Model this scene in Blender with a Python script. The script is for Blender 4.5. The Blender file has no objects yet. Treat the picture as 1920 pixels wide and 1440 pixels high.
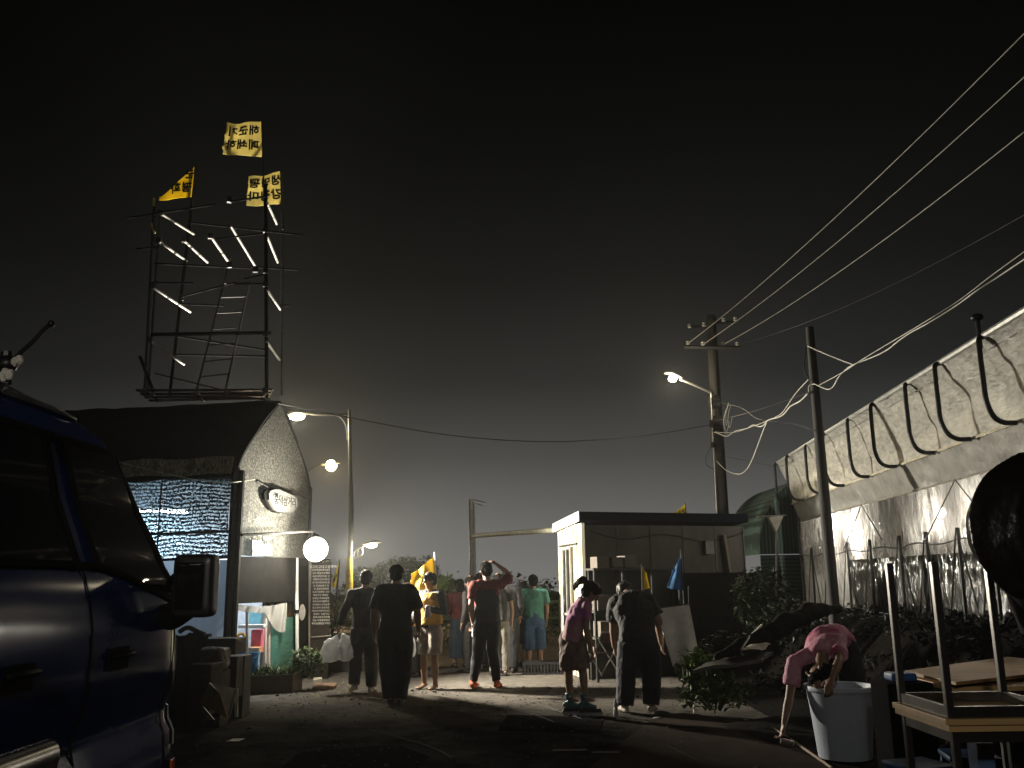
import bpy, bmesh, math, random
from mathutils import Vector as V, Matrix, noise
random.seed(7)
rad = math.radians
sc = bpy.context.scene
COL = sc.collection

# ------------------------------------------------------------------ camera
F = 1700.0; PITCH = math.atan(365 / 1700); ROLL = rad(-0.8); CZ = 1.5
cd = bpy.data.cameras.new('camera'); cam = bpy.data.objects.new('camera', cd); COL.objects.link(cam)
CM = Matrix.Rotation(math.pi / 2 + PITCH, 3, 'X') @ Matrix.Rotation(ROLL, 3, 'Z')
cam.matrix_world = Matrix.Translation((0, 0, CZ)) @ CM.to_4x4()
cd.sensor_width = 36; cd.lens = 36 * F / 1920; cd.clip_end = 2000; cd.clip_start = .05
sc.camera = cam

# ------------------------------------------------------------------ night sky
w = bpy.data.worlds.new("World"); sc.world = w; w.use_nodes = True
nt = w.node_tree; bgn = nt.nodes['Background']
tc = nt.nodes.new('ShaderNodeTexCoord'); sx = nt.nodes.new('ShaderNodeSeparateXYZ')
nt.links.new(tc.outputs['Generated'], sx.inputs[0])
rp = nt.nodes.new('ShaderNodeValToRGB'); nt.links.new(sx.outputs['Z'], rp.inputs[0])
cr = rp.color_ramp
SKY = [(0, (.190, .186, .176)), (.05, (.150, .147, .140)), (.13, (.060, .060, .057)), (.21, (.021, .0212, .0205)),
       (.32, (.0085, .0087, .0080)), (.45, (.0038, .0040, .0035)), (.62, (.0016, .0017, .0014)), (1, (.0010, .0010, .0009))]
cr.elements[0].position = 0; cr.elements[0].color = (*SKY[0][1], 1)
cr.elements[1].position = 1; cr.elements[1].color = (*SKY[-1][1], 1)
for p, c in SKY[1:-1]:
    e = cr.elements.new(p); e.color = (*c, 1)
# the glow of the yards and town lies ahead; the sky behind is darker
dt = nt.nodes.new('ShaderNodeVectorMath'); dt.operation = 'DOT_PRODUCT'; dt.inputs[1].default_value = (.07, .997, 0); nt.links.new(tc.outputs['Generated'], dt.inputs[0])
mr_ = nt.nodes.new('ShaderNodeMapRange'); mr_.inputs['From Min'].default_value = -.2; mr_.inputs['From Max'].default_value = 1; mr_.inputs['To Min'].default_value = .0; mr_.inputs['To Max'].default_value = 1; mr_.clamp = True
nt.links.new(dt.outputs['Value'], mr_.inputs[0])
pw_ = nt.nodes.new('ShaderNodeMath'); pw_.operation = 'POWER'; pw_.inputs[1].default_value = 4.5; nt.links.new(mr_.outputs[0], pw_.inputs[0])
ad_ = nt.nodes.new('ShaderNodeMath'); ad_.operation = 'ADD'; ad_.inputs[1].default_value = .06; nt.links.new(pw_.outputs[0], ad_.inputs[0])
nt.links.new(rp.outputs[0], bgn.inputs[0]); nt.links.new(ad_.outputs[0], bgn.inputs[1])
sc.view_settings.view_transform = 'Standard'; sc.view_settings.look = 'None'
sc.view_settings.exposure = 0; sc.view_settings.gamma = 1
sc.cycles.max_bounces = 6; sc.cycles.transparent_max_bounces = 12; sc.cycles.volume_bounces = 0
sc.cycles.caustics_reflective = False; sc.cycles.sample_clamp_indirect = 4
sc.cycles.use_denoising = True

# ------------------------------------------------------------------ helpers
def at(px, py, d):
    "world point on world plane y=d seen at photo pixel"
    r = CM @ V(((px - 960) / F, -(py - 720) / F, -1))
    return V((0, 0, CZ)) + r * (d / r.y)
def gnd(px, py, z=0):
    r = CM @ V(((px - 960) / F, -(py - 720) / F, -1))
    return V((0, 0, CZ)) + r * ((z - CZ) / r.z)

def thing(name, label, cat, loc=(0, 0, 0), group=None):
    o = bpy.data.objects.new(name, None); COL.objects.link(o); o.location = loc
    o.empty_display_size = .1
    o['label'] = label; o['category'] = cat
    if group: o['group'] = group
    return o
def obj(name, bm, m, parent=None, smooth=False):
    "bm in world coordinates -> one mesh object, kept in place under its parent"
    if isinstance(bm, bmesh.types.BMesh):
        me = bpy.data.meshes.new(name)
        bmesh.ops.recalc_face_normals(bm, faces=bm.faces[:])
        bm.to_mesh(me); bm.free()
    else:
        me = bm
    me.materials.clear(); me.materials.append(m)
    if smooth:
        me.polygons.foreach_set('use_smooth', [True] * len(me.polygons))
        try: me.set_sharp_from_angle(angle=rad(40))
        except Exception: pass
    o = bpy.data.objects.new(name, me); COL.objects.link(o)
    if parent:
        o.parent = parent
        p = parent; off = V((0, 0, 0))
        while p: off += V(p.location); p = p.parent
        me.transform(Matrix.Translation(-off))
    return o
def pieces(name, bm, m, parent=None, smooth=False):
    "every loose piece of bm becomes an object of its own"
    seen = set(); out = []
    for f0 in list(bm.faces):
        if f0 in seen: continue
        st = [f0]; isl = []; seen.add(f0)
        while st:
            f = st.pop(); isl.append(f)
            for v in f.verts:
                for g in v.link_faces:
                    if g not in seen: seen.add(g); st.append(g)
        nb = B(); vm = {}
        for f in isl:
            nb.faces.new([vm.setdefault(v, None) or vm.__setitem__(v, nb.verts.new(v.co)) or vm[v] for v in f.verts])
        out.append(obj(name, nb, m, parent, smooth))
    bm.free(); return out
def tag(o, label, cat, group=None):
    o['label'] = label; o['category'] = cat
    if group: o['group'] = group
    # origin to the thing's base
    me = o.data; vs = [v.co for v in me.vertices]
    if vs:
        c = V((sum(v.x for v in vs) / len(vs), sum(v.y for v in vs) / len(vs), min(v.z for v in vs)))
        me.transform(Matrix.Translation(-c)); o.location = c
    return o
def struct(o): o['kind'] = 'structure'; return o
def B(): return bmesh.new()
def box(bm, c, s, rz=0, mat=None, bev=0):
    M = Matrix.Translation(c) @ (mat.to_4x4() if mat else Matrix.Rotation(rz, 4, 'Z')) @ Matrix.Diagonal((*s, 1))
    r = bmesh.ops.create_cube(bm, size=1, matrix=M)
    if bev:
        es = list({e for v in r['verts'] for e in v.link_edges})
        bmesh.ops.bevel(bm, geom=es, offset=bev, segments=2, affect='EDGES', profile=.6)
    return bm
def frame(t):
    t = t.normalized(); a = V((0, 0, 1)) if abs(t.z) < .9 else V((1, 0, 0))
    s = t.cross(a).normalized(); return s, s.cross(t).normalized()
def tube(bm, pts, r, n=8, side=None, cap=True, round_=False):
    "swept tube; r = number / list / list of (a,b) half widths; side fixes the a axis"
    pts = [V(p) for p in pts]
    if not isinstance(r, (list, tuple)): r = [r] * len(pts)
    r = [(x, x) if not isinstance(x, (list, tuple)) else x for x in r]
    if round_:
        for end in (0, -1):
            a, b = (pts[0], pts[1]) if end == 0 else (pts[-1], pts[-2])
            d = (a - b).normalized(); ra = r[0] if end == 0 else r[-1]; k = min(ra)
            ex = [(a + d * k * math.sin(q), (ra[0] * math.cos(q), ra[1] * math.cos(q))) for q in (.5, 1.0, 1.35)]
            if end == 0: pts = [e[0] for e in ex[::-1]] + pts; r = [e[1] for e in ex[::-1]] + r
            else: pts = pts + [e[0] for e in ex]; r = r + [e[1] for e in ex]
    rings = []; S = V(side) if side is not None else None
    for i, p in enumerate(pts):
        t = (pts[min(i + 1, len(pts) - 1)] - pts[max(i - 1, 0)])
        if t.length < 1e-9: t = V((0, 0, 1))
        t.normalize()
        if S is None: S = frame(t)[0]
        s = S - t * S.dot(t)
        s = s.normalized() if s.length > 1e-5 else frame(t)[0]
        if side is None: S = s
        f = t.cross(s)
        rings.append([bm.verts.new(p + s * (r[i][0] * math.cos(a)) + f * (r[i][1] * math.sin(a))) for a in [2 * math.pi * k / n for k in range(n)]])
    for a, b in zip(rings, rings[1:]):
        for k in range(n): bm.faces.new((a[k], a[(k + 1) % n], b[(k + 1) % n], b[k]))
    if cap:
        bm.faces.new(rings[0][::-1]); bm.faces.new(rings[-1])
    return bm
def grid(fn, nu, nv, th=.004):
    "surface fn(u,v)->point, given a thickness when th > 0"
    bm2 = B()
    P_ = [[V(fn(i / nu, j / nv)) for j in range(nv + 1)] for i in range(nu + 1)]
    vs = [[bm2.verts.new(p) for p in row] for row in P_]
    for i in range(nu):
        for j in range(nv):
            bm2.faces.new((vs[i][j], vs[i + 1][j], vs[i + 1][j + 1], vs[i][j + 1]))
    if th:
        bk = []
        for i in range(nu + 1):
            row = []
            for j in range(nv + 1):
                du = P_[min(i + 1, nu)][j] - P_[max(i - 1, 0)][j]; dv = P_[i][min(j + 1, nv)] - P_[i][max(j - 1, 0)]
                n_ = du.cross(dv); n_ = n_.normalized() if n_.length > 1e-12 else V((0, 1, 0))
                row.append(bm2.verts.new(P_[i][j] + n_ * th))
            bk.append(row)
        for i in range(nu):
            for j in range(nv):
                bm2.faces.new((bk[i][j], bk[i][j + 1], bk[i + 1][j + 1], bk[i + 1][j]))
        for i in range(nu):
            bm2.faces.new((vs[i + 1][0], vs[i][0], bk[i][0], bk[i + 1][0])); bm2.faces.new((vs[i][nv], vs[i + 1][nv], bk[i + 1][nv], bk[i][nv]))
        for j in range(nv):
            bm2.faces.new((vs[0][j], vs[0][j + 1], bk[0][j + 1], bk[0][j])); bm2.faces.new((vs[nu][j + 1], vs[nu][j], bk[nu][j], bk[nu][j + 1]))
    return bm2
def hexa(bm, q, h):
    "prism: bottom quad q (points), raised by h"
    q = [V(p) for p in q]; h = V(h) if isinstance(h, (tuple, list, V)) else V((0, 0, h))
    a = [bm.verts.new(p) for p in q]; b = [bm.verts.new(p + h) for p in q]; n = len(q)
    bm.faces.new(a[::-1]); bm.faces.new(b)
    for k in range(n): bm.faces.new((a[k], a[(k + 1) % n], b[(k + 1) % n], b[k]))
    return bm
def ball(bm, c, s, sub=2):
    if not isinstance(s, (tuple, list)): s = (s, s, s)
    bmesh.ops.create_icosphere(bm, subdivisions=sub, radius=1, matrix=Matrix.Translation(c) @ Matrix.Diagonal((*s, 1)))
    return bm
def lathe(bm, c, prof, n=24):
    c = V(c); rings = []
    for r, z in prof:
        rings.append([bm.verts.new(c + V((r * math.cos(2 * math.pi * k / n), r * math.sin(2 * math.pi * k / n), z))) for k in range(n)])
    for a, b in zip(rings, rings[1:]):
        for k in range(n): bm.faces.new((a[k], a[(k + 1) % n], b[(k + 1) % n], b[k]))
    bm.faces.new(rings[0][::-1]); bm.faces.new(rings[-1])
    return bm
_txt = {}
def lettering(bm, s, fn, size=1.0, depth=.002, lines=1.0, bold=0):
    "s text centred; every vertex (x,y,z) sent through fn"
    c = bpy.data.curves.new('t', 'FONT'); c.body = s; c.size = size; c.extrude = depth; c.align_x = 'CENTER'; c.align_y = 'CENTER'
    c.space_line = lines; c.resolution_u = 2; c.offset = bold; c.space_character = 1 + (.06 if bold else 0)
    o = bpy.data.objects.new('t', c); COL.objects.link(o)
    bpy.context.view_layer.update()
    me = bpy.data.meshes.new_from_object(o.evaluated_get(bpy.context.evaluated_depsgraph_get()))
    bpy.data.objects.remove(o); bpy.data.curves.remove(c)
    for v in me.vertices: v.co = fn(v.co.x, v.co.y, v.co.z)
    bm.from_mesh(me); bpy.data.meshes.remove(me)
    return bm
def remesh(bm, vox, smooth=4, fold=0, fs=9):
    me = bpy.data.meshes.new('t'); bmesh.ops.recalc_face_normals(bm, faces=bm.faces[:]); bm.to_mesh(me); bm.free()
    o = bpy.data.objects.new('t', me); COL.objects.link(o)
    m = o.modifiers.new('r', 'REMESH'); m.mode = 'VOXEL'; m.voxel_size = vox
    s = o.modifiers.new('s', 'SMOOTH'); s.factor = .5; s.iterations = smooth
    bpy.context.view_layer.update()
    out = bpy.data.meshes.new_from_object(o.evaluated_get(bpy.context.evaluated_depsgraph_get()))
    bpy.data.objects.remove(o); bpy.data.meshes.remove(me)
    if fold:
        nn = [v.normal.copy() for v in out.vertices]
        for v, n in zip(out.vertices, nn):
            q = v.co
            k = noise.noise(V((q.x * fs, q.y * fs, q.z * fs * .55))) + .5 * noise.noise(V((q.x * fs * 2.3 + 5, q.y * fs * 2.3, q.z * fs * 2)))
            v.co = q + n * (k * fold)
    return out

# ------------------------------------------------------------------ materials
def mat(name, c, r=.7, m=0, var=.25, vs=8, bump=0, bs=30, stretch=(1, 1, 1), spec=.5, c2=None, coat=0, sub=0):
    M = bpy.data.materials.new(name); M.use_nodes = True; n = M.node_tree; P = n.nodes['Principled BSDF']
    P.inputs['Roughness'].default_value = r; P.inputs['Metallic'].default_value = m
    P.inputs['Specular IOR Level'].default_value = spec
    if coat: P.inputs['Coat Weight'].default_value = coat; P.inputs['Coat Roughness'].default_value = .05
    T = n.nodes.new('ShaderNodeTexCoord'); mp = n.nodes.new('ShaderNodeMapping'); mp.inputs['Scale'].default_value = stretch
    n.links.new(T.outputs['Object'], mp.inputs[0])
    N = n.nodes.new('ShaderNodeTexNoise'); N.inputs['Scale'].default_value = vs; N.inputs['Detail'].default_value = 6; N.inputs['Roughness'].default_value = .65
    n.links.new(mp.outputs[0], N.inputs['Vector'])
    R = n.nodes.new('ShaderNodeValToRGB'); n.links.new(N.outputs[0], R.inputs[0])
    a = c2 if c2 else tuple(x * (1 - var) for x in c)
    R.color_ramp.elements[0].position = .33; R.color_ramp.elements[0].color = (*a, 1)
    b = c if c2 else tuple(min(1, x * (1 + var)) for x in c)
    R.color_ramp.elements[1].position = .68; R.color_ramp.elements[1].color = (*b, 1)
    n.links.new(R.outputs[0], P.inputs['Base Color'])
    if bump:
        N2 = n.nodes.new('ShaderNodeTexNoise'); N2.inputs['Scale'].default_value = bs; N2.inputs['Detail'].default_value = 5
        n.links.new(mp.outputs[0], N2.inputs['Vector'])
        Bm = n.nodes.new('ShaderNodeBump'); Bm.inputs['Strength'].default_value = min(1, bump); Bm.inputs['Distance'].default_value = .02 * max(1, bump)
        n.links.new(N2.outputs[0], Bm.inputs['Height']); n.links.new(Bm.outputs[0], P.inputs['Normal'])
    return M
def glow(name, c, s):
    M = bpy.data.materials.new(name); M.use_nodes = True; P = M.node_tree.nodes['Principled BSDF']
    P.inputs['Base Color'].default_value = (.8, .8, .8, 1)
    P.inputs['Emission Color'].default_value = (*c, 1); P.inputs['Emission Strength'].default_value = s
    return M
def thin(M, trans=.0, transl=.5, tcol=(1, 1, 1), stripes=None, speck=None):
    "add see-through and light-passing shares to a sheet material"
    n = M.node_tree; P = n.nodes['Principled BSDF']; out = n.nodes['Material Output']
    Tl = n.nodes.new('ShaderNodeBsdfTranslucent'); Tl.inputs[0].default_value = (*tcol, 1)
    mx = n.nodes.new('ShaderNodeMixShader'); mx.inputs[0].default_value = transl
    n.links.new(P.outputs[0], mx.inputs[1]); n.links.new(Tl.outputs[0], mx.inputs[2])
    Tr = n.nodes.new('ShaderNodeBsdfTransparent'); m2 = n.nodes.new('ShaderNodeMixShader'); m2.inputs[0].default_value = trans
    n.links.new(mx.outputs[0], m2.inputs[1]); n.links.new(Tr.outputs[0], m2.inputs[2])
    n.links.new(m2.outputs[0], out.inputs[0])
    return Tl, Tr, mx, m2
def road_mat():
    "dark asphalt, with the lamp-lit middle of the yard painted paler"
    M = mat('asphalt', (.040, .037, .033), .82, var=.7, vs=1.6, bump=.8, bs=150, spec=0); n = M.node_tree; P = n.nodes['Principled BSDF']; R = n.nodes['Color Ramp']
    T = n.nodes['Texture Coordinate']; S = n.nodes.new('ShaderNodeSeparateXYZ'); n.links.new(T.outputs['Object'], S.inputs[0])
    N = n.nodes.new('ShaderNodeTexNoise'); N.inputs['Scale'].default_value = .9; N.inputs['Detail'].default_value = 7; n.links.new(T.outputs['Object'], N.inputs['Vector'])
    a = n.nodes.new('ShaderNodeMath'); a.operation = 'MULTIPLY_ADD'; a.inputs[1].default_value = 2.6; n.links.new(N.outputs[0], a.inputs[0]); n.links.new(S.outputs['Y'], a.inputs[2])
    m = n.nodes.new('ShaderNodeMapRange'); m.inputs['From Min'].default_value = 11.2; m.inputs['From Max'].default_value = 13.4; n.links.new(a.outputs[0], m.inputs[0])  # paler further off: the lamp's pool of light put into the road colour
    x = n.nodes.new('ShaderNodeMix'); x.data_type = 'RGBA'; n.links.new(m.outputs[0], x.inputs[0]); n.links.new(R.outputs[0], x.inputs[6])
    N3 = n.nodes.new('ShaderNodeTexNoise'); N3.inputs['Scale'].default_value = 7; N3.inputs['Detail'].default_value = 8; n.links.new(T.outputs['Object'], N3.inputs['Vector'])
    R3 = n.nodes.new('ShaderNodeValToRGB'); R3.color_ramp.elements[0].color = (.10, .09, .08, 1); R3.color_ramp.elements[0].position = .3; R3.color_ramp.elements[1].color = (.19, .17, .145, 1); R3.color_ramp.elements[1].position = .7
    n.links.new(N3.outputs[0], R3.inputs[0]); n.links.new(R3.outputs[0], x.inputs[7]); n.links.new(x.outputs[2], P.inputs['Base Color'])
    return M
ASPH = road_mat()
PATH = mat('red_brown_paving', (.034, .024, .019), .9, var=.3, vs=3, bump=.5, bs=120, spec=.05)
SOIL = mat('dark_soil', (.006, .005, .004), .95, var=.5, vs=6, bump=1, bs=25, spec=.05)
SAND = mat('pale_dust', (.34, .25, .16), .95, var=.2, vs=2, bump=.6, bs=40)
STEEL = mat('scaffold_steel', (.10, .10, .095), .5, .5, var=.5, vs=30, c2=(.04, .035, .03))
DKMET = mat('dark_metal', (.03, .03, .03), .45, .3, var=.4, vs=20)
GALV = mat('galvanised', (.5, .5, .47), .4, .6, var=.2, vs=15)
CONC = mat('pole_concrete', (.04, .035, .028), .85, var=.2, vs=8, bump=.3, bs=60)
CREO = mat('tarred_wood', (.02, .017, .014), .7, var=.4, vs=20, stretch=(1, 1, .1), bump=.5)
WOOD = mat('table_wood', (.62, .40, .17), .5, var=.15, vs=12, stretch=(.15, 1, 1))
PLY = mat('plywood', (.42, .25, .12), .55, var=.3, vs=9, stretch=(.2, 1, 1))
BLACK = mat('black_plastic', (.010, .010, .010), .4, var=.3, spec=.3)
BOARD = mat('black_board', (.010, .009, .008), .8, var=.4, vs=5, spec=.1)
WHITE = mat('white_paint', (.75, .74, .70), .5, var=.1)
YEL = mat('yellow_cloth', (.90, .72, .06), .8, var=.15, vs=6, bump=.2); 
CREAM = mat('cream_cloth', (.88, .78, .38), .8, var=.18, vs=9, bump=.2)
INK = mat('black_ink', (.008, .008, .008), .9, spec=.05)
BLUEC = mat('blue_cloth', (.08, .22, .42), .8)
LEAF = mat('leaf_green', (.07, .12, .025), .5, var=.5, vs=3)
LEAFB = mat('leaf_bright', (.16, .26, .04), .45, var=.4, vs=5)
LEAFD = mat('leaf_dark', (.03, .042, .02), .4, var=.5, vs=5)
BARK = mat('bark', (.04, .03, .02), .9, var=.4, vs=12, bump=.8)
for m_ in (YEL, CREAM, BLUEC): thin(m_, 0, .5, (.95, .75, .1) if m_ is YEL else ((.95, .85, .45) if m_ is CREAM else (.1, .25, .5)))
CABLE = mat('black_cable', (.015, .015, .015), .5)
WIRE = mat('power_wire', (.30, .29, .25), .6)
LCABLE = mat('pale_cable', (.55, .53, .45), .5)
POLY = mat('white_bag_plastic', (.75, .75, .76), .3, var=.12, bump=.6, bs=25); thin(POLY, 0, .35)

def cable(name, label, pts, r=.008, m=CABLE, sag=0, n=24, cat='cable', group=None, jit=0):
    "smooth sagging run through the points"
    out = []
    for a, b in zip(pts, pts[1:]):
        a, b = V(a), V(b)
        for i in range(n):
            t = i / n; p = a.lerp(b, t); p.z -= sag * 4 * t * (1 - t)
            if jit: p += V((noise.noise(p * 2.2), noise.noise(p * 2.2 + V((9, 0, 0))), noise.noise(p * 2.2 + V((0, 9, 0))))) * jit
            out.append(p)
    out.append(V(pts[-1]))
    o = obj(name, tube(B(), out, r, 6), m, smooth=True)
    return tag(o, label, cat, group)
def spline(pts, n=8):
    pts = [V(p) for p in pts]; out = []
    q = [pts[0]] + pts + [pts[-1]]
    for i in range(1, len(q) - 2):
        for k in range(n):
            t = k / n; a, b, c, d = q[i - 1], q[i], q[i + 1], q[i + 2]
            out.append(.5 * ((2 * b) + (c - a) * t + (2 * a - 5 * b + 4 * c - d) * t * t + (3 * b - a - 3 * c + d) * t ** 3))
    out.append(pts[-1]); return out
def leaves(bm, c, s, n, size, droop=0, shell=.35, rnd=random):
    "n small folded leaves in an uneven cloud"
    c = V(c)
    for _ in range(n):
        while True:
            p = V((rnd.uniform(-1, 1), rnd.uniform(-1, 1), rnd.uniform(-1, 1)))
            l = p.length
            if l < 1 and l > shell * rnd.random() and noise.noise(p * 2.1 + c) > -.22: break
        q = c + V((p.x * s[0], p.y * s[1], p.z * s[2]))
        d = V((rnd.gauss(0, 1), rnd.gauss(0, 1), rnd.gauss(0, .6) - droop)).normalized(); sd, up = frame(d)
        L = size * rnd.uniform(.6, 1.3); W = L * .32
        v = [bm.verts.new(q), bm.verts.new(q + d * L * .5 + sd * W + up * W * .3), bm.verts.new(q + d * L), bm.verts.new(q + d * L * .5 - sd * W + up * W * .3)]
        bm.faces.new((v[0], v[1], v[2])); bm.faces.new((v[0], v[2], v[3]))
    return bm
# ------------------------------------------------------------------ ground
def sheet(name, pts, z, m, th=.0):
    b = B(); b.faces.new([b.verts.new((p[0], p[1], z)) for p in pts]); return struct(obj(name, b, m))
sheet('ground', [(-105, -12), (105, -12), (105, 105), (-105, 105)], 0, SAND)
gb = B()
def road_f(u, v):
    x = -9 + 18 * u; y = -6 + 22.6 * v
    if v == 1: y += .5 * noise.noise(V((x * .8, 0, 0))) 
    return V((x, y, .006 + .004 * noise.noise(V((x * .5, y * .5, 0)))))
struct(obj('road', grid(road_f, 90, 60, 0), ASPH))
# lighter repair strip, cracks are left to the asphalt noise
a, b_, c_ = gnd(1290, 1335), gnd(1480, 1400), gnd(1560, 1440)
sheet('path', [(.35, 3.0), (c_.x + .9, 3.0), (c_.x + .25, c_.y - .6), (c_.x, c_.y), (b_.x, b_.y), (a.x, a.y), (a.x - .6, a.y - .9), (.45, 7.4)], .016, PATH)
def soil_f(u, v):
    # earth bank rising to the greenhouse foot
    y = 3 + 14.5 * v
    x0 = 1.95 if y < 9.8 else 2.7
    if y < 9.8: x0 = 3.0 - (y - 5.5) * .22 if y > 5.5 else 3.0
    x0 = max(1.9, min(3.2, x0)); x = x0 + (9 - x0) * u
    d = (x - x0)
    foot = 4.55 + .02 * (y - 12)
    k = max(0, min(1, (x - (foot - 1.1)) / 1.0)); k = k * k * (3 - 2 * k)
    z = .018 + .92 * k + (.06 * min(1, d * 2)) * (noise.noise(V((x * 1.7, y * 1.7, 0))) + .6) + .02 * noise.noise(V((x * 8, y * 8, 1)))*min(1, d*3)
    return V((x, y, z))
struct(obj('soil_bank', grid(soil_f, 90, 120, 0), SOIL, smooth=True))

# ------------------------------------------------------------------ haze
hz = bpy.data.materials.new('haze'); hz.use_nodes = True; n = hz.node_tree
n.nodes.remove(n.nodes['Principled BSDF']); pv = n.nodes.new('ShaderNodeVolumePrincipled')
pv.inputs['Color'].default_value = (.92, .94, .93, 1); pv.inputs['Density'].default_value = .0023; pv.inputs['Anisotropy'].default_value = .75
n.links.new(pv.outputs[0], n.nodes['Material Output'].inputs['Volume'])
ho = obj('haze', box(B(), (0, 47, 5.5), (216, 122, 13)), hz); ho['kind'] = 'stuff'

# ------------------------------------------------------------------ lamps
def point(name, loc, power, col, r=.1, parent=None):
    l = bpy.data.lights.new(name, 'POINT'); l.energy = power; l.color = col; l.shadow_soft_size = r
    o = bpy.data.objects.new(name, l); COL.objects.link(o); o.location = loc
    if parent: o.parent = parent; o.location = V(loc) - V(parent.location)
    return o
def spot(name, loc, d, power, col, ang, blend=.4, r=.1, parent=None):
    l = bpy.data.lights.new(name, 'SPOT'); l.energy = power; l.color = col; l.shadow_soft_size = r
    l.spot_size = rad(ang); l.spot_blend = blend
    o = bpy.data.objects.new(name, l); COL.objects.link(o); o.location = loc
    o.rotation_euler = V(d).to_track_quat('-Z', 'Y').to_euler()
    if parent: o.parent = parent; o.location = V(loc) - V(parent.location)
    return o
WARM = (1, .86, .62)
LP = at(592, 1030, 13.9)
fl = thing('flood_lamp', 'blazing white lamp, glare shaped as a globe, on an arm beside the netted hut gable', 'lamp', LP - V((0, 0, .25)))
g_ = glow('lamp_white', (1, .95, .82), 40)
obj('bulb', ball(B(), LP, .18, 3), g_, fl, True)  # oversized ball stands in for the lamp's glare
bb = B(); tube(bb, [LP + V((0, 0, .18)), LP + V((-.05, 0, .27)), LP + V((-.12, 0, .27))], .02, 8); lathe(bb, LP + V((0, 0, .16)), [(.06, 0), (.07, .03), (.03, .07)], 16)
obj('socket', bb, DKMET, fl, True)
spot('flood_light', LP + V((.24, -.05, 0)), (1, -.17, -.05), 3300, (1, .93, .78), 122, .85, .10, fl)
spot('added_gable_spot', LP + V((.34, -.66, .12)), (-.9, .0, .9), 460, (1, .93, .78), 120, .9, .05, fl)  # extra spot added away from the globe to light the gable evenly
point('spill_light', LP + V((.06, -.27, .0)), 130, (1, .93, .76), .02, fl)

# street lights
def head(c, d, s=1.0):
    "cobra head shell around c, pointing along d"
    d = V(d).normalized(); b = B()
    tube(b, [c - d * .35 * s + V((0, 0, .05)), c - d * .2 * s + V((0, 0, .06)), c + V((0, 0, .07)), c + d * .22 * s + V((0, 0, .05)), c + d * .3 * s + V((0, 0, .03))], [(.03 * s, .03 * s), (.09 * s, .05 * s), (.13 * s, .06 * s), (.10 * s, .05 * s), (.03 * s, .02 * s)], 12, side=V((0, 0, 1)).cross(d))
    return b
def lens(c, s=1.0):
    return ball(B(), c - V((0, 0, .015)), (.14 * s, .14 * s, .06 * s), 2)
GL = glow('lamp_warm', (1, .80, .45), 60); GL2 = glow('lamp_amber', (1, .68, .25), 60)
pA = gnd(656, 1180); dA = 30.0
base = V((at(655, 1110, dA).x, dA, 0)); top = at(655, 768, dA)
st = thing('street_lamp', 'tall steel street lamp with a lit arm each side, behind the two men', 'street lamp', base)
obj('pole', tube(B(), [base, V((base.x, dA, top.z * .5)), top], [.10, .085, .055], 12), GALV, st, True)
obj('banner', tube(B(), [at(655, 1120, dA), at(655, 1045, dA)], .12, 12), mat('yellow_wrap', (.75, .62, .12), .5), st, True)
l1 = at(557, 778, dA)
b = B(); tube(b, spline([at(652, 825, dA), at(648, 795, dA), at(632, 779, dA), at(600, 778, dA), l1 + V((.25, 0, .06))], 8), .035, 8)
tube(b, [at(655, 776, dA), at(570, 777, dA)], .018, 6)
obj('arm', b, GALV, st, True)
obj('lamp_head', head(l1, (-1, 0, 0), 1.3), GALV, st, True); lm = obj('lens', ball(B(), l1 - V((0, 0, .05)), (.26, .16, .13), 3), GL, st, True)
point('street_light', l1 - V((0, 0, .22)), 300, WARM, .12, st)
l2 = at(697, 1021, dA)
b = B(); tube(b, spline([at(656, 1042, dA), at(670, 1030, dA), at(684, 1023, dA), l2 + V((-.2, 0, .05))], 6), .03, 8)
tube(b, spline([at(656, 1055, dA), at(668, 1046, dA), at(679, 1040, dA), at(679, 1028, dA)], 6), .02, 6)
for q in (664, 671): tube(b, [at(q, 1035 - (q - 664) * .5, dA), at(q, 1049 - (q - 664) * .6, dA)], .015, 6)
obj('arm', b, GALV, st, True); obj('lamp_head', head(l2, (1, 0, .15), 1.0), GALV, st, True); obj('lens', ball(B(), l2 - V((0, 0, .03)), (.17, .11, .08), 3), GL, st, True)
point('street_light', l2 - V((0, 0, .2)), 160, WARM, .1, st)
dB = 44.0; l3 = at(621, 871, dB); bB = V((at(560, 1080, dB).x, dB, 0))
s2 = thing('street_lamp', 'amber street lamp hanging further back over the hut corner, its pole hidden by the hut', 'street lamp', bB)
obj('pole', tube(B(), [bB, V((bB.x, dB, l3.z - .5))], [.11, .07], 12), GALV, s2, True)
obj('arm', tube(B(), spline([V((bB.x, dB, l3.z - .55)), V((bB.x + .5, dB, l3.z - .15)), l3 + V((-.3, 0, .06))], 6), .025, 8), DKMET, s2, True)
obj('lamp_head', head(l3, (1, 0, .1), 1.4), GALV, s2, True); obj('lens', ball(B(), l3 - V((0, 0, .05)), .27, 3), GL2, s2, True)
point('street_light', l3 - V((0, 0, .3)), 500, (1, .72, .35), .2, s2)

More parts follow.
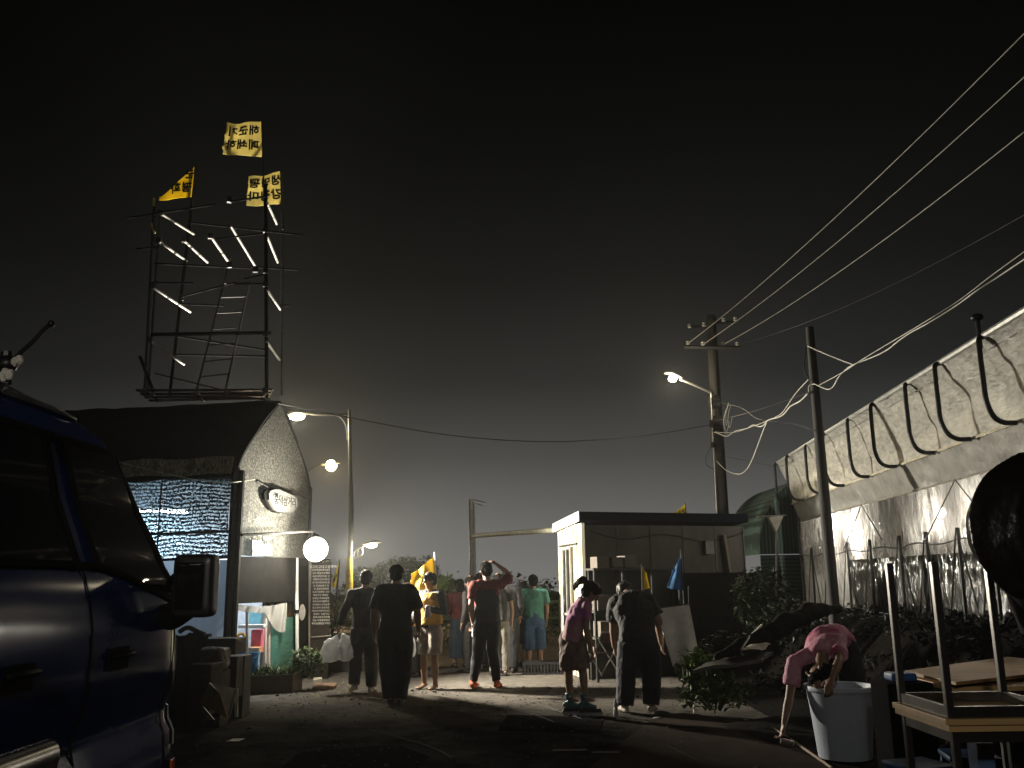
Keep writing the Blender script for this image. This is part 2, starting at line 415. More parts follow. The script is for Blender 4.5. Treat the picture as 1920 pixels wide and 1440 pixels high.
# utility pole with lamp
dU = 20.0; ub = V((at(1360, 1080, dU).x, dU, 0)); ut = at(1333, 592, dU)
up = thing('utility_pole', 'tall round concrete utility pole behind the flat-roofed cabin', 'utility pole', ub)
obj('pole', tube(B(), [ub, ub.lerp(ut, .5), ut], [.165, .14, .105], 16), CONC, up, True)
b = B(); a1 = at(1282, 650, dU); a2 = at(1388, 652, dU - .3)
tube(b, [a1, a2], .045, 4); obj('crossarm', b, DKMET, up)
b = B(); tube(b, [at(1296, 613, dU), at(1322, 611, dU), at(1340, 605, dU), at(1384, 603, dU)], .03, 6); obj('crossarm', b, DKMET, up)
for q in ((1290, 648), (1318, 650), (1356, 650), (1383, 650), (1293, 617), (1320, 614), (1357, 605), (1379, 604)):
    c = at(q[0], q[1] - 2, dU - .12); obj('insulator', lathe(B(), c, [(.03, 0), (.05, .02), (.035, .05), (.05, .07), (.02, .1)], 10), mat('porcelain', (.5, .48, .44), .2) if 'porc' not in globals() else porc, up, True)
    porc = bpy.data.materials['porcelain']
lU = at(1261, 707, dU - .3)
obj('lamp_arm', tube(B(), spline([at(1334, 737, dU - .1), at(1300, 721, dU - .2), at(1275, 711, dU - .3)], 6), .03, 8), GALV, up, True)
obj('lamp_head', head(lU, (-1, 0, .35), .65), GALV, up, True); obj('lens', ball(B(), lU - V((0, 0, .04)), (.095, .08, .07), 3), GL, up, True)
point('street_light', lU - V((0, .1, .18)), 90, WARM, .1, up)
b = B(); 
for q0, q1 in (((1333, 737), (1340, 880)), ((1340, 880), (1344, 965))): tube(b, [at(*q0, dU - .14), at(*q1, dU - .16)], .018, 6)
obj('conduit', b, GALV, up, True)
b = B()
for py in (755, 792, 815, 830): tube(b, [at(1331 + (py - 755) * .05, py, dU - .02), at(1350 + (py - 755) * .05, py, dU - .02)], .165, 14)
for q in (1322, 1326): ball(b, at(1336, q - 490, dU - .2), .05, 1)
obj('clamp', b, DKMET, up, True)
obj('junction_box', box(B(), at(1333, 795, dU - .22), (.09, .08, .16)), DKMET, up)

# wooden pole
dW = 11.0; wb = V((at(1566, 1165, dW).x, dW, .3)); wt = at(1518, 614, dW)
wp = thing('wooden_pole', 'slender dark tarred wooden pole standing before the greenhouse', 'pole', wb)
obj('pole', tube(B(), [wb, wb.lerp(wt, .5), wt], [.072, .065, .05], 14), CREO, wp, True)
b = B(); tube(b, spline([at(1512, 650, dW - .06), at(1508, 690, dW - .06), at(1517, 712, dW - .07)], 6), .008, 6); obj('hook', b, DKMET, wp, True)
# mid pole and bar
dM = 22.0; mb = V((at(886, 1090, dM).x, dM, 0)); mt = at(883, 936, dM)
mp_ = thing('steel_post', 'grey steel post with a thin conduit, left of the flat-roofed cabin', 'post', mb)
obj('post', tube(B(), [mb, mt], .055, 12), GALV, mp_, True)
obj('conduit', tube(B(), [V((mb.x + .09, dM, 0)), at(889, 942, dM)], .022, 8), WHITE, mp_, True)
b = B(); tube(b, [at(884, 936, dM), at(911, 942, dM)], .014, 6); tube(b, [at(893, 944, dM), at(905, 948, dM)], .012, 6); obj('bracket', b, GALV, mp_, True)
o = obj('long_pipe', tube(B(), [at(888, 1005, dM - .12), at(1051, 993, 16.2)], .05, 10), mat('pale_pipe', (.6, .58, .42), .45), smooth=True)
tag(o, 'long pale pipe slung between the steel post and the cabin roof corner', 'pipe')

# ------------------------------------------------------------------ overhead wires
for i, (x, y, e) in enumerate(((1290, 648, at(1915, 4, 9.4)), (1318, 650, at(1925, 78, 9.8)), (1356, 650, at(1925, 182, 10)), (1383, 650, at(1925, 330, 10.6)))):
    p0 = at(x, y - 4, dU - .12); e2 = p0 + (e - p0) * 1.6
    pl = [V(p0)]
    N = 40
    for k in range(1, N + 1):
        t = k / N; p = p0.lerp(e2, t); p.z -= (.75 if i < 3 else .9) * 4 * t * (1 - t) * (.55) ; pl.append(p)
    o = obj('power_line', tube(B(), pl, .007 if i < 3 else .005, 6), WIRE if i < 3 else CABLE, smooth=True)
    tag(o, ['topmost pale power line sweeping to the upper right corner', 'second pale power line from the top, climbing right from the crossarm', 'third pale power line, the lowest bright one from the crossarm', 'faint dark power line below the three pale ones'][i], 'power line', 'wires from the utility pole crossarm')
def pxcable(name, label, pts, r, m, group='telephone cables round the poles', n=8):
    o = obj(name, tube(B(), spline([at(*p) for p in pts], n), r * .75, 6), m, smooth=True); return tag(o, label, 'cable', group)
pxcable('cable', 'long black cable sagging from the scaffold tower to the utility pole', [(290, 700, 13.2), (380, 722, 13.2), (520, 756, 13.6), (660, 784, 14.5), (820, 813, 16), (960, 826, 17), (1080, 827, 18), (1220, 815, 19.2), (1335, 796, dU - .2)], .014, CABLE)
pxcable('cable', 'thin black cable from the utility pole to the wooden pole, above the pale tangle', [(1338, 790, dU - .2), (1400, 775, 17), (1460, 756, 14), (1518, 735, dW - .07)], .008, CABLE)
W1 = [(1336, 811, dU - .2), (1345, 812, 19.6), (1362, 818, 18.5), (1378, 809, 17.5), (1390, 806, 16.8), (1402, 803, 16), (1412, 797, 15.4), (1424, 800, 14.8), (1432, 797, 14.3), (1440, 788, 13.9), (1460, 782, 13), (1470, 776, 12.5), (1482, 762, 12), (1500, 752, 11.5), (1514, 738, dW - .07)]
pxcable('cable', 'thick pale wavy cable from the utility pole up to the wooden pole', W1, .012, LCABLE)
pxcable('cable', 'thin pale cable clipped along the wavy one between the poles', [(1340, 810, dU - .2), (1375, 811, 17.8), (1410, 800, 15.6), (1436, 790, 14.1), (1465, 775, 12.8), (1490, 740, 11.6), (1516, 711, dW - .08)], .007, LCABLE)
pxcable('cable', 'pale cable dropping from the tangle and curling back to the utility pole', [(1438, 790, 14.1), (1428, 815, 14.3), (1418, 842, 14.6), (1410, 862, 15), (1400, 880, 15.4), (1385, 889, 16.4), (1362, 882, 18), (1343, 864, dU - .2)], .009, LCABLE)
pxcable('cable', 'black cable looping off the left of the utility pole', [(1338, 830, dU - .2), (1326, 850, dU - .2), (1324, 870, dU - .2), (1338, 880, dU - .2)], .009, CABLE)
pxcable('cable', 'pale cable looping right from the wooden pole and climbing to the upper right edge', [(1516, 735, dW - .07), (1517, 724, dW - .1), (1526, 720, dW - .15), (1538, 725, dW - .3), (1552, 730, 10.4), (1562, 725, 10.3), (1572, 708, 10.1), (1585, 694, 10), (1600, 684, 9.8), (1640, 668, 9.5), (1665, 655, 9.2), (1680, 643, 9), (1705, 625, 8.7), (1740, 606, 8.4), (1790, 575, 8.1), (1830, 546, 7.8), (1870, 520, 7.6), (1930, 480, 7.2)], .009, LCABLE)
pxcable('cable', 'dim cable running just above the pale looping one to the right edge', [(1536, 722, 10.9), (1580, 698, 10), (1620, 672, 9.6), (1680, 636, 9), (1740, 600, 8.4), (1800, 562, 8.1), (1860, 516, 7.7), (1940, 458, 7.2)], .006, LCABLE)
pxcable('cable', 'short straight pale cable down from the wooden pole top to the looping cable', [(1514, 649, dW - .06), (1556, 667, 10.3), (1600, 684, 9.8)], .008, LCABLE)
pxcable('cable', 'faint cable from the utility pole to the greenhouse corner', [(1346, 852, dU - .2), (1400, 864, 18.5), (1456, 875, 16.6)], .007, CABLE)
pxcable('cable', 'dark cable drooping from the tangle to the wooden pole shaft', [(1350, 755, dU - .2), (1390, 765, 17), (1420, 785, 15), (1470, 792, 13), (1500, 798, 12), (1526, 808, dW - .07)], .007, CABLE)
b = B(); 
for k, (x, y) in enumerate(((1366, 758), (1370, 762), (1362, 770))):
    tube(b, spline([at(x, y - 3, 19.5), at(x - 5, y + 20, 19.5), at(x - 4 + k * 2, y + 40, 19.5), at(x + k * 3, y + 20, 19.5)], 6), .008, 5)
o = obj('cable_coil', b, LCABLE, smooth=True); tag(o, 'small coil of spare pale cable hanging right of the utility pole', 'cable')

# ------------------------------------------------------------------ netted hut
FR = V((-3.79, 12.4, 0)); BR = V((-3.37, 15.0, 0)); FL = FR + V((-.987, .16, 0)) * 3.4; BL = BR + (FL - FR)
gx = (BR - FR); lx = (FL - FR)
hut = thing('netted_hut', 'shade-netted hut with pointed gable carrying the scaffold tower', 'hut', FR)
EZ, RZ = 3.02, 4.2
def arch(t):
    "gable outline height at t 0..1"
    k = 1 - abs(2 * t - 1); return EZ + (RZ - EZ) * (k ** .78)
NETD = mat('roof_net', (.005, .006, .005), .9, var=.4, vs=10, bump=.6, bs=60)
# roof slopes
def roof_f(u, v):
    t = -.03 + 1.06 * v; p = FR + lx * (u * 1.9 - .005) + gx * t; tt = min(1, max(0, t)); z = arch(tt) + .03
    if t < 0 or t > 1: z -= .15
    z += .03 * noise.noise(V((p.x * 3, p.y * 3, 0))); return V((p.x, p.y, z))
obj('roof', grid(roof_f, 30, 32, .03), NETD, hut, True)
# fringe of folded net under the front eave
def fr_f(u, v):
    p = FR + lx * (u * 1.8) - gx.normalized() * (.10 + .05 * v + .01 * math.sin(u * 150)); return V((p.x, p.y, EZ + .16 - .24 * v + .015 * math.sin(u * 37)))
FRG = mat('fringe_net', (.60, .56, .38), .8, c2=(.01, .012, .01), vs=14, stretch=(4, 1, 1.2))
obj('eave_fringe', grid(fr_f, 260, 4, .004), FRG, hut)
# gable net
SPK = mat('speckled_net', (.20, .195, .165), .85, c2=(.012, .012, .010), vs=34); thin(SPK, 0, .15, (.5, .5, .4))
SPK.node_tree.nodes['Color Ramp'].color_ramp.elements[0].position = .46; SPK.node_tree.nodes['Color Ramp'].color_ramp.elements[1].position = .60
def gab_f(u, v):
    p = FR + gx * (.015 + .97 * u); z = 1.86 + (arch(.015 + .97 * u) - .03 - 1.86) * v
    out = V((.987, -.16, 0)) * (.02 * noise.noise(V((u * 3, v * 3, 2))) + .012)
    return V((p.x, p.y, z)) + out
obj('gable_net', grid(gab_f, 60, 30, 0), SPK, hut, True)
# striped long wall, light comes through
def stripe_mat():
    M = mat('striped_net', (.02, .025, .03), .8); n = M.node_tree
    Tl, Tr, mx, m2 = thin(M, .2, .5, (.55, .75, .85))
    T = n.nodes.new('ShaderNodeTexCoord'); S = n.nodes.new('ShaderNodeSeparateXYZ'); n.links.new(T.outputs['Object'], S.inputs[0])
    N = n.nodes.new('ShaderNodeTexNoise'); N.inputs['Scale'].default_value = 1.3; n.links.new(T.outputs['Object'], N.inputs['Vector'])
    a = n.nodes.new('ShaderNodeMath'); a.operation = 'MULTIPLY_ADD'; n.links.new(N.outputs[0], a.inputs[0]); a.inputs[1].default_value = .22; n.links.new(S.outputs['Z'], a.inputs[2])
    b = n.nodes.new('ShaderNodeMath'); b.operation = 'MULTIPLY'; n.links.new(a.outputs[0], b.inputs[0]); b.inputs[1].default_value = 2 * math.pi / .052
    c = n.nodes.new('ShaderNodeMath'); c.operation = 'SINE'; n.links.new(b.outputs[0], c.inputs[0])
    N2 = n.nodes.new('ShaderNodeTexNoise'); N2.inputs['Scale'].default_value = 38; N2.inputs['Detail'].default_value = 3
    mp = n.nodes.new('ShaderNodeMapping'); mp.inputs['Scale'].default_value = (1, 1, 1.6); n.links.new(T.outputs['Object'], mp.inputs[0]); n.links.new(mp.outputs[0], N2.inputs['Vector'])
    d = n.nodes.new('ShaderNodeMath'); d.operation = 'MULTIPLY_ADD'; n.links.new(N2.outputs[0], d.inputs[0]); d.inputs[1].default_value = 8.5; d.inputs[2].default_value = -4.35
    c2_ = n.nodes.new('ShaderNodeMath'); c2_.operation = 'MULTIPLY'; c2_.inputs[1].default_value = .75; n.links.new(c.outputs[0], c2_.inputs[0]); c = c2_
    e = n.nodes.new('ShaderNodeMath'); e.operation = 'ADD'; n.links.new(c.outputs[0], e.inputs[0]); n.links.new(d.outputs[0], e.inputs[1]); e.use_clamp = True
    n.links.new(e.outputs[0], mx.inputs[0])
    f = n.nodes.new('ShaderNodeMath'); f.operation = 'MULTIPLY'; n.links.new(e.outputs[0], f.inputs[0]); f.inputs[1].default_value = .5; n.links.new(f.outputs[0], m2.inputs[0])
    return M
STR = stripe_mat()
def wall_f(z0, z1, bulge=.03):
    def f(u, v):
        p = FR + lx * (.02 + u * 1.0); z = z0 + (z1 - z0) * v
        p = p - gx.normalized() * (bulge * math.sin(math.pi * v) + .02 * noise.noise(V((u * 6, v * 3, 0))))
        return V((p.x, p.y, z - .05 * math.sin(math.pi * u) * (1 - v)))
    return f
obj('wall_net', grid(wall_f(1.84, EZ - .02), 40, 16, 0), STR, hut, True)
PLA = mat('misty_sheet', (.14, .17, .20), .35, var=.15, vs=3, stretch=(3, 3, .3), bump=.3, bs=6); thin(PLA, .0, .22, (.35, .43, .52))
obj('wall_sheet', grid(wall_f(.55, 1.80, .0), 30, 10, 0), PLA, hut, True)
b = B()
nrm = -gx.normalized()
for t, r in ((0, .06), (.32, .012), (.55, .012), (.78, .012), (1, .05)):
    p = FR + lx * t + nrm * .03; tube(b, [V((p.x, p.y, 0)), V((p.x, p.y, EZ + .02))], r, 8)
p0, p1 = FR + nrm * .06, FL + nrm * .06
for z in (2.18, 1.83): tube(b, [p0 + V((0, 0, z)), p0.lerp(p1, .5) + V((0, 0, z - .03)), p1 + V((0, 0, z))], .018, 6)
p = BR + V((.02, 0, 0)); tube(b, [p, p + V((0, 0, EZ))], .025, 8)
pieces('frame_member', b, DKMET, hut, True)
# white pole & lashing on the gable side
gn = V((.987, -.16, 0))
p = FR + gx * .80 + gn * .12; dpl = p.y
b = B(); q0, q1 = at(557, 1232, dpl), at(556, 1046, dpl); tube(b, [q0, q1], .028, 10); obj('white_pole', b, WHITE, hut, True)
b = B(); tube(b, [at(557, 1150, dpl), at(557, 1143, dpl)], .045, 8); obj('lashing', b, BLACK, hut, True)
b = B(); tube(b, [FR + gn * .07 + V((0, 0, 3.0)) , FR + gn * .06], .05, 8); obj('corner_post', b, DKMET, hut, True)
# dark boards of lower gable: around the opening
def gp(t, z, o=.03): q = FR + gx * t + gn * o; return V((q.x, q.y, z))
def gpx(px, py, o=.03):
    "point on the gable plane under photo pixel"
    r = CM @ V(((px - 960) / F, -(py - 720) / F, -1)); c = V((0, 0, CZ)); k = (gp(0, 0, o) - c).dot(gn) / r.dot(gn); return c + r * k
b = B()
def gpanel(b, pts, o=.03, th=.02):
    q = [gpx(x, y, o) for x, y in pts]; hexa(b, q, gn * th); return b
gpanel(b, [(443, 1043), (577, 1047), (577, 1125), (443, 1132)]); obj('upper_board', b, BOARD, hut)
b = B(); gpanel(b, [(553, 1124), (577, 1124), (577, 1255), (553, 1262)]); obj('side_board', b, BOARD, hut)
b = B(); gpanel(b, [(443, 1262), (577, 1252), (577, 1262), (443, 1300)]); obj('sill_board', b, BOARD, hut)
MINT = mat('mint_net', (.18, .42, .33), .8, c2=(.03, .10, .08), vs=14, stretch=(.3, .3, 5)); thin(MINT, .05, .5, (.3, .6, .5))
b = B(); gpanel(b, [(508, 1160), (553, 1156), (553, 1262), (508, 1268)], .0, .004); obj('mint_net_panel', b, MINT, hut)
# inside: back wall, floor-standing things, tube lamp
WIN = mat('inner_white', (.72, .75, .78), .8)
def inner(u, v):
    p = FR + lx * (.06 + .9 * u) + gx * .55; return V((p.x, p.y, .05 + 2.95 * v + .02 * math.sin(u * 20)))
obj('back_sheet', grid(inner, 20, 10, .01), WIN, hut, True)
tb = thing('tube_light', 'cool white tube lamp glowing behind the striped net wall', 'lamp', at(320, 962, 13.0))
c0, c1 = at(262, 958, 13.05), at(352, 960, 13.0)
obj('tube', tube(B(), [c0, c1], .022, 10), glow('tube_glow', (.75, .88, 1), 30), tb, True)
obj('fitting', tube(B(), [c0 + V((0, 0, .04)), c1 + V((0, 0, .04))], .02, 6), WHITE, tb)
b = bpy.data.lights.new('tube_lamp', 'AREA'); b.shape = 'RECTANGLE'; b.size = .8; b.size_y = .05; b.energy = 42; b.color = (.72, .87, 1)
lo = bpy.data.objects.new('tube_lamp', b); COL.objects.link(lo); lo.location = V((0, 0, -.03)) + (c0.lerp(c1, .5) - V(tb.location)); lo.parent = tb
point('inside_light', (-4.35, 13.2, 1.75), 30, (.85, .93, 1), .08)
# items seen in the opening
def bx_at(name, label, cat, x0, y0, x1, y1, d, m, dep=.25, grp=None, bev=.01):
    a = at(x0, y1, d); c = at(x1, y0, d)
    o = obj(name, box(B(), ((a.x + c.x) / 2, d + dep / 2, (a.z + c.z) / 2), (abs(c.x - a.x), dep, abs(c.z - a.z)), bev=bev), m)
    return tag(o, label, cat, grp)
BL_ = mat('blue_plastic', (.02, .22, .62), .35); PK = mat('pink_plastic', (.70, .16, .26), .4); CY = mat('cyan_print', (.25, .62, .75), .5)
bk = thing('bucket', 'bright blue bucket inside the hut doorway', 'bucket', at(466, 1262, 13.05))
c = at(466, 1262, 13.05); obj('body', lathe(B(), c, [(.10, 0), (.135, .26), (.145, .26), (.145, .28), (.128, .28), (.095, .02)], 20), BL_, bk, True)
obj('handle', tube(B(), [c + V((.14 * math.cos(a), -.14 * math.sin(a) * .3 - .05, .27 - .09 * math.sin(a))) for a in [math.pi * k / 10 for k in range(11)]], .005, 6), WHITE, bk, True)
bx_at('cooler', 'pink and white cool box inside the hut doorway', 'cool box', 469, 1181, 490, 1225, 13.3, PK)
bx_at('poster', 'white and cyan poster hung inside the hut doorway', 'poster', 466, 1140, 491, 1178, 13.45, CY, .01)
bx_at('shelf', 'white shelf board inside the hut doorway', 'shelf', 446, 1171, 494, 1178, 13.2, WHITE, .2)
bx_at('basin', 'pale orange basin of dishes under the shelf in the hut doorway', 'basin', 447, 1214, 486, 1226, 13.1, mat('peach', (.7, .38, .2), .5), .2)
o = obj('headphones', tube(B(), [at(452 + 7 * math.cos(a), 1197 + 9 * math.sin(a), 13.1) for a in [2 * math.pi * k / 16 for k in range(17)]], .02, 6), mat('amber', (.7, .33, .03), .4), smooth=True); tag(o, 'orange ring-shaped strap hanging in the hut doorway', 'strap')
# inner uprights
b = B(); tube(b, [at(463, 1262, 12.9), at(463, 1135, 12.9)], .022, 8); obj('inner_upright', b, GALV, hut, True)
b = B(); tube(b, [at(495, 1250, 13.5), at(496, 1140, 13.5)], .035, 8); tube(b, [at(503, 1250, 13.6), at(503, 1140, 13.6)], .03, 8); obj('inner_upright', b, WHITE, hut, True)
# white cloth curtain
def cur_f(u, v):
    px = 446 + 92 * u; top_ = 1133 + 6 * math.sin(u * 3.0) - 4 * u; low = top_ + (12 if u < .55 else 12 + 42 * math.sin((u - .55) / .45 * math.pi * .62) if u < .98 else 30)
    return gpx(px, top_ + (low - top_) * v, .06 + .03 * math.sin(u * 26 + v * 2))
CUR = mat('dirty_white_cloth', (.62, .60, .56), .7, var=.15, bump=.5, bs=30); thin(CUR, 0, .45, (.7, .7, .7))
o = obj('curtain', grid(cur_f, 70, 10, .004), CUR, smooth=True); tag(o, 'crumpled white cloth curtain gathered over the hut doorway', 'curtain')
# oval sign
SG = thing('oval_sign', 'white rounded sign with dark hand lettering, high on the hut gable', 'sign', gpx(526, 963, .06))
out = []
for x, y in ((511, 918), (520, 918), (527, 921), (538, 926), (548, 931), (553, 937), (554, 948), (550, 956), (544, 961), (532, 961), (520, 960), (511, 955), (506, 946), (501, 937), (500, 926), (504, 920)):
    out.append(gpx(x, y, .09))
b = B(); hexa(b, out, gn * .035); obj('panel', b, mat('sign_white', (.15, .148, .138), .5, var=.05), SG)
cen = gpx(527, 941, .09); out2 = [cen + (p - cen) * 1.06 - gn * .05 + (-gx.normalized()) * .05 for p in out]
b = B(); hexa(b, out2, gn * .05); obj('backing', b, BOARD, SG)
gy = gx.normalized()
b = B()
def onsign(c, o, k=1):
    return lambda x, y, z: c + gy * x * k + V((0, 0, y)) + gn * (o + z)
lettering(b, '중덕삼거리', onsign(gpx(531, 941, .09), .037, 1.05), .17, .002)
lettering(b, '구럼비', onsign(gpx(512, 928, .09), .037, 1.0), .07, .002)
obj('lettering', b, INK, SG)
# little tooth shaped notice
N2 = thing('notice', 'small white scalloped notice hanging under the bar on the hut gable', 'sign', gpx(490, 1042, .06))
pts = [(472, 1042), (472, 1014), (477, 1012), (484, 1014), (488, 1012), (493, 1020), (499, 1021), (502, 1014), (508, 1026), (509, 1042)]
b = B(); hexa(b, [gpx(x, y, .07) for x, y in pts], gn * .01); obj('panel', b, bpy.data.materials['sign_white'], N2)
b = B()
for k, yy in enumerate((1024, 1030, 1036)): lettering(b, ['평화', '마을길', '환영합니다'][k], onsign(gpx(489 + (2 if k else 0), yy, .07), .011, 3.4), .05, .001)
obj('lettering', b, INK, N2)
b = B(); tube(b, [gpx(453, 1003, .25), LP + V((-.12, 0, .27))], .018, 8); tube(b, [gpx(453, 1003, .25), gpx(453, 1003, .0)], .018, 8)
for x in (472, 483, 493): tube(b, [gpx(x, 1003, .2), gpx(x, 1014, .09)], .006, 5)
o = obj('lamp_arm', b, CREO, hut, True)
b = B(); tube(b, spline([gpx(482, 902, .05), gpx(510, 916, .06), gpx(550, 926, .06), gpx(574, 935, .06)], 5), .012, 6); obj('seam_rope', b, CREO, hut, True)
pxcable('rope', 'pale rope sagging across the striped net wall to the gable', [(218, 865, 12.3), (260, 876, 12.25), (310, 888, 12.2), (360, 898, 12.2), (410, 904, 12.2), (440, 904, 12.2), (478, 899, 12.75)], .009, LCABLE, None)
wl_ = thing('added_uplight', 'added lamp out of sight behind the hut, aimed up at the scaffold and flags', 'lamp', (-5.0, 15.7, 0))  # unseen lamp, added to light the flags and scaffold from below
obj('post', tube(B(), [V((-5.0, 15.7, 0)), V((-5.0, 15.7, 2.9))], .03, 8), GALV, wl_, True)  # post of the added uplight
obj('lamp_head', head(V((-5.0, 15.7, 2.95)), (0, 1, .6), .6), GALV, wl_, True)  # head of the added uplight
spot('added_uplight_spot', (-5.0, 15.7, 3.08), (.13, -.42, 1), 5200, (1, .94, .8), 56, .8, .05, wl_)
# notice board standing right of gable
nb = thing('notice_board', 'tall dark notice board covered in rows of pale writing, under the flood lamp', 'sign', gnd(600, 1240))
dN = 14.9
a = at(578, 1275, dN); c = at(621, 1048, dN)
obj('board', box(B(), ((a.x + c.x) / 2, dN, (a.z + c.z) / 2), (abs(c.x - a.x), .04, c.z - a.z)), mat('brown_board', (.028, .022, .017), .8, spec=.1), nb)
b = B(); tube(b, [at(584, 1195, dN - .03), at(621, 1192, dN - .03)], .012, 6); tube(b, [at(580, 1048, dN - .03), at(580, 1275, dN - .03)], .015, 6); obj('batten', b, mat('batten', (.2, .17, .13), .6), nb)
b = B(); random.seed(3)
syl = '평화강정마을구럼비해군기지반대생명바다우리사랑모든길하늘땅물고기와함께살자'
for r in range(19):
    s = ''.join(random.choice(syl) if random.random() > .12 else ' ' for _ in range(9))
    cc = at(602 if r else 605, 1063 + r * 5.9, dN - .022)
    lettering(b, s, lambda x, y, z, cc=cc: cc + V((x, -z, y)), .036 if r else .055, .001)
obj('lettering', b, mat('chalk', (.7, .68, .6), .8), nb)
o = obj('plaque', lathe(B(), (0, 0, 0), [(.055, 0), (.06, .012)], 18), mat('grey_plaque', (.3, .28, .25), .6)); o.data.transform(Matrix.Translation(at(567, 1148, 14.0)) @ Matrix.Rotation(math.pi / 2, 4, 'X') @ Matrix.Diagonal((.8, 2.0, 1, 1))); tag(o, 'small pale oval plaque beside the white pole', 'plaque')
random.seed(7)
# plank platform under the scaffold
b = B()
pl = thing('plank_platform', 'stack of long planks and pipes on the hut ridge below the scaffold', 'platform', (-4.6, 13.4, 4.1))
for k, (y0, y1, d) in enumerate(((731, 731, 12.95), (738, 737, 13.4), (744, 742, 13.1), (750, 746, 13.7))):
    p, q = at(256 + k * 8, y0 + 1, d), at(512 - k * 3, y1, d)
    mm = (q - p); M = mm.to_track_quat('X', 'Z').to_matrix(); b2 = B()
    box(b2, p.lerp(q, .5), (mm.length, .055, .03), mat=M); obj('plank', b2, mat('old_plank%d' % k, (.10, .075, .055), .8, var=.3, vs=9), pl)
b = B()
for x in (285, 370, 495): tube(b, [at(x, 738, 12.8), at(x + 12, 752, 14.0)], .024, 8)
pieces('cross_pipe', b, STEEL, pl, True)
# ------------------------------------------------------------------ scaffold tower
sf = thing('scaffold_tower', 'tall open steel pipe scaffold rising from the hut roof', 'scaffold', (-4.3, 13.4, 4.1))
DF, DK = 12.95, 14.0
def pipe(name, a, b2, r=.0243, m=STEEL):
    return obj(name, tube(B(), [a, b2], r, 8), m, sf, True)
BLKP = mat('dark_pipe', (.010, .010, .010), .9, 0, spec=.03, var=.4)  # darker pipe tone for the rails, brace and two posts
pipe('post', at(290, 372, DF), at(271, 742, DF)); pipe('post', at(301, 395, DF + .1), at(277, 742, DF + .15), .02)
pipe('post', at(498, 345, DF), at(500, 748, DF), .028, BLKP); pipe('post', at(364, 342, DK), at(318, 742, DK), .026, BLKP); pipe('post', at(530, 322, DK), at(529, 742, DK))
R_ = [((238, 409, DF - .1), (405, 383, DF - .1)), ((432, 378, DF - .1), (500, 368, DF - .1)), ((355, 417, DK + .05), (568, 441, DF)), ((405, 448, DF), (500, 437, DF)),
      ((290, 494, DF), (470, 503, DK)), ((470, 500, DK), (560, 506, DK)), ((282, 530, DF), (362, 531, DF)), ((335, 558, DK), (440, 530, DF)), ((458, 523, DF), (495, 515, DF)),
      ((283, 627, DF), (508, 624, DF)), ((330, 630, DK), (497, 656, DK)), ((330, 665, DK), (500, 668, DK)), ((255, 467, DF), (300, 463, DF)), ((335, 570, DK), (420, 573, DK)), ((440, 533, DF), (497, 532, DF)), ((525, 573, DK), (543, 573, DK))]
for i, (a, b2) in enumerate(R_): pipe('rail', at(*a), at(*b2), .028 if i == 9 else .016, BLKP)
BR_ = [((304, 402), (363, 439)), ((297, 451), (349, 489)), ((285, 538), (357, 585)), ((280, 639), (345, 683)), ((346, 452), (389, 492)), ((395, 443), (431, 495)), ((433, 424), (481, 503)), ((501, 380), (519, 420)), ((501, 443), (521, 492)), ((501, 544), (526, 580)), ((500, 641), (524, 675))]
TRP = mat('lit_pipe', (.26, .255, .23), .5, .1, var=.15)  # light catching the transoms is put in as a paler pipe colour
for a, b2 in BR_: pipe('transom', at(a[0], a[1], DF - .03), at(b2[0], b2[1], DK + .05), .020, TRP)
pipe('brace', at(262, 668, DF), at(288, 735, DF), .024, BLKP)
b = B()
for (x, y, d) in ((498, 432, DF), (498, 508, DF), (498, 533, DF), (498, 626, DF), (529, 432, DK), (345, 450, DK), (394, 443, DF), (430, 497, DF), (479, 505, DF), (297, 451, DF), (285, 537, DF), (280, 637, DF), (498, 732, DF), (340, 558, DK), (430, 375, DF), (270, 735, DF), (300, 400, DF)):
    box(b, at(x, y, d - .02), (.08, .07, .09), rz=.3, bev=.012)
pieces('coupler', b, DKMET, sf)
b = B(); tube(b, [at(289, 372, DF - .05), at(288, 386, DF - .05)], .02, 6); tube(b, spline([at(284, 418, DF - .05), at(286, 428, DF - .04), at(291, 437, DF - .05)], 4), .014, 6); pieces('rag', b, CREAM, sf, True)
# ladder
ld = thing('ladder', 'narrow steel ladder leaning inside the scaffold tower', 'ladder', at(390, 740, 13.3))
LDF = 13.3
LA = [at(433, 480, LDF), at(365, 745, LDF - .1)]; LB = [at(474, 505, LDF), at(421, 738, LDF - .1)]
LADM = mat('ladder_steel', (.10, .10, .095), .6, .2)
obj('stile', tube(B(), LA, .016, 8), LADM, ld, True); obj('stile', tube(B(), LB, .016, 8), LADM, ld, True)
for k in range(7):
    y = [533, 590, 650, 680, 708, 560, 620][k]
    def onl(L, y):
        t0, t1 = 480, 745
        t = (y - t0) / (t1 - t0); return L[0].lerp(L[1], max(0, min(1, t)))
    obj('rung', tube(B(), [onl(LA, y), onl([at(480, 480, LDF), LB[1]], y)], .010, 6), LADM, ld, True)

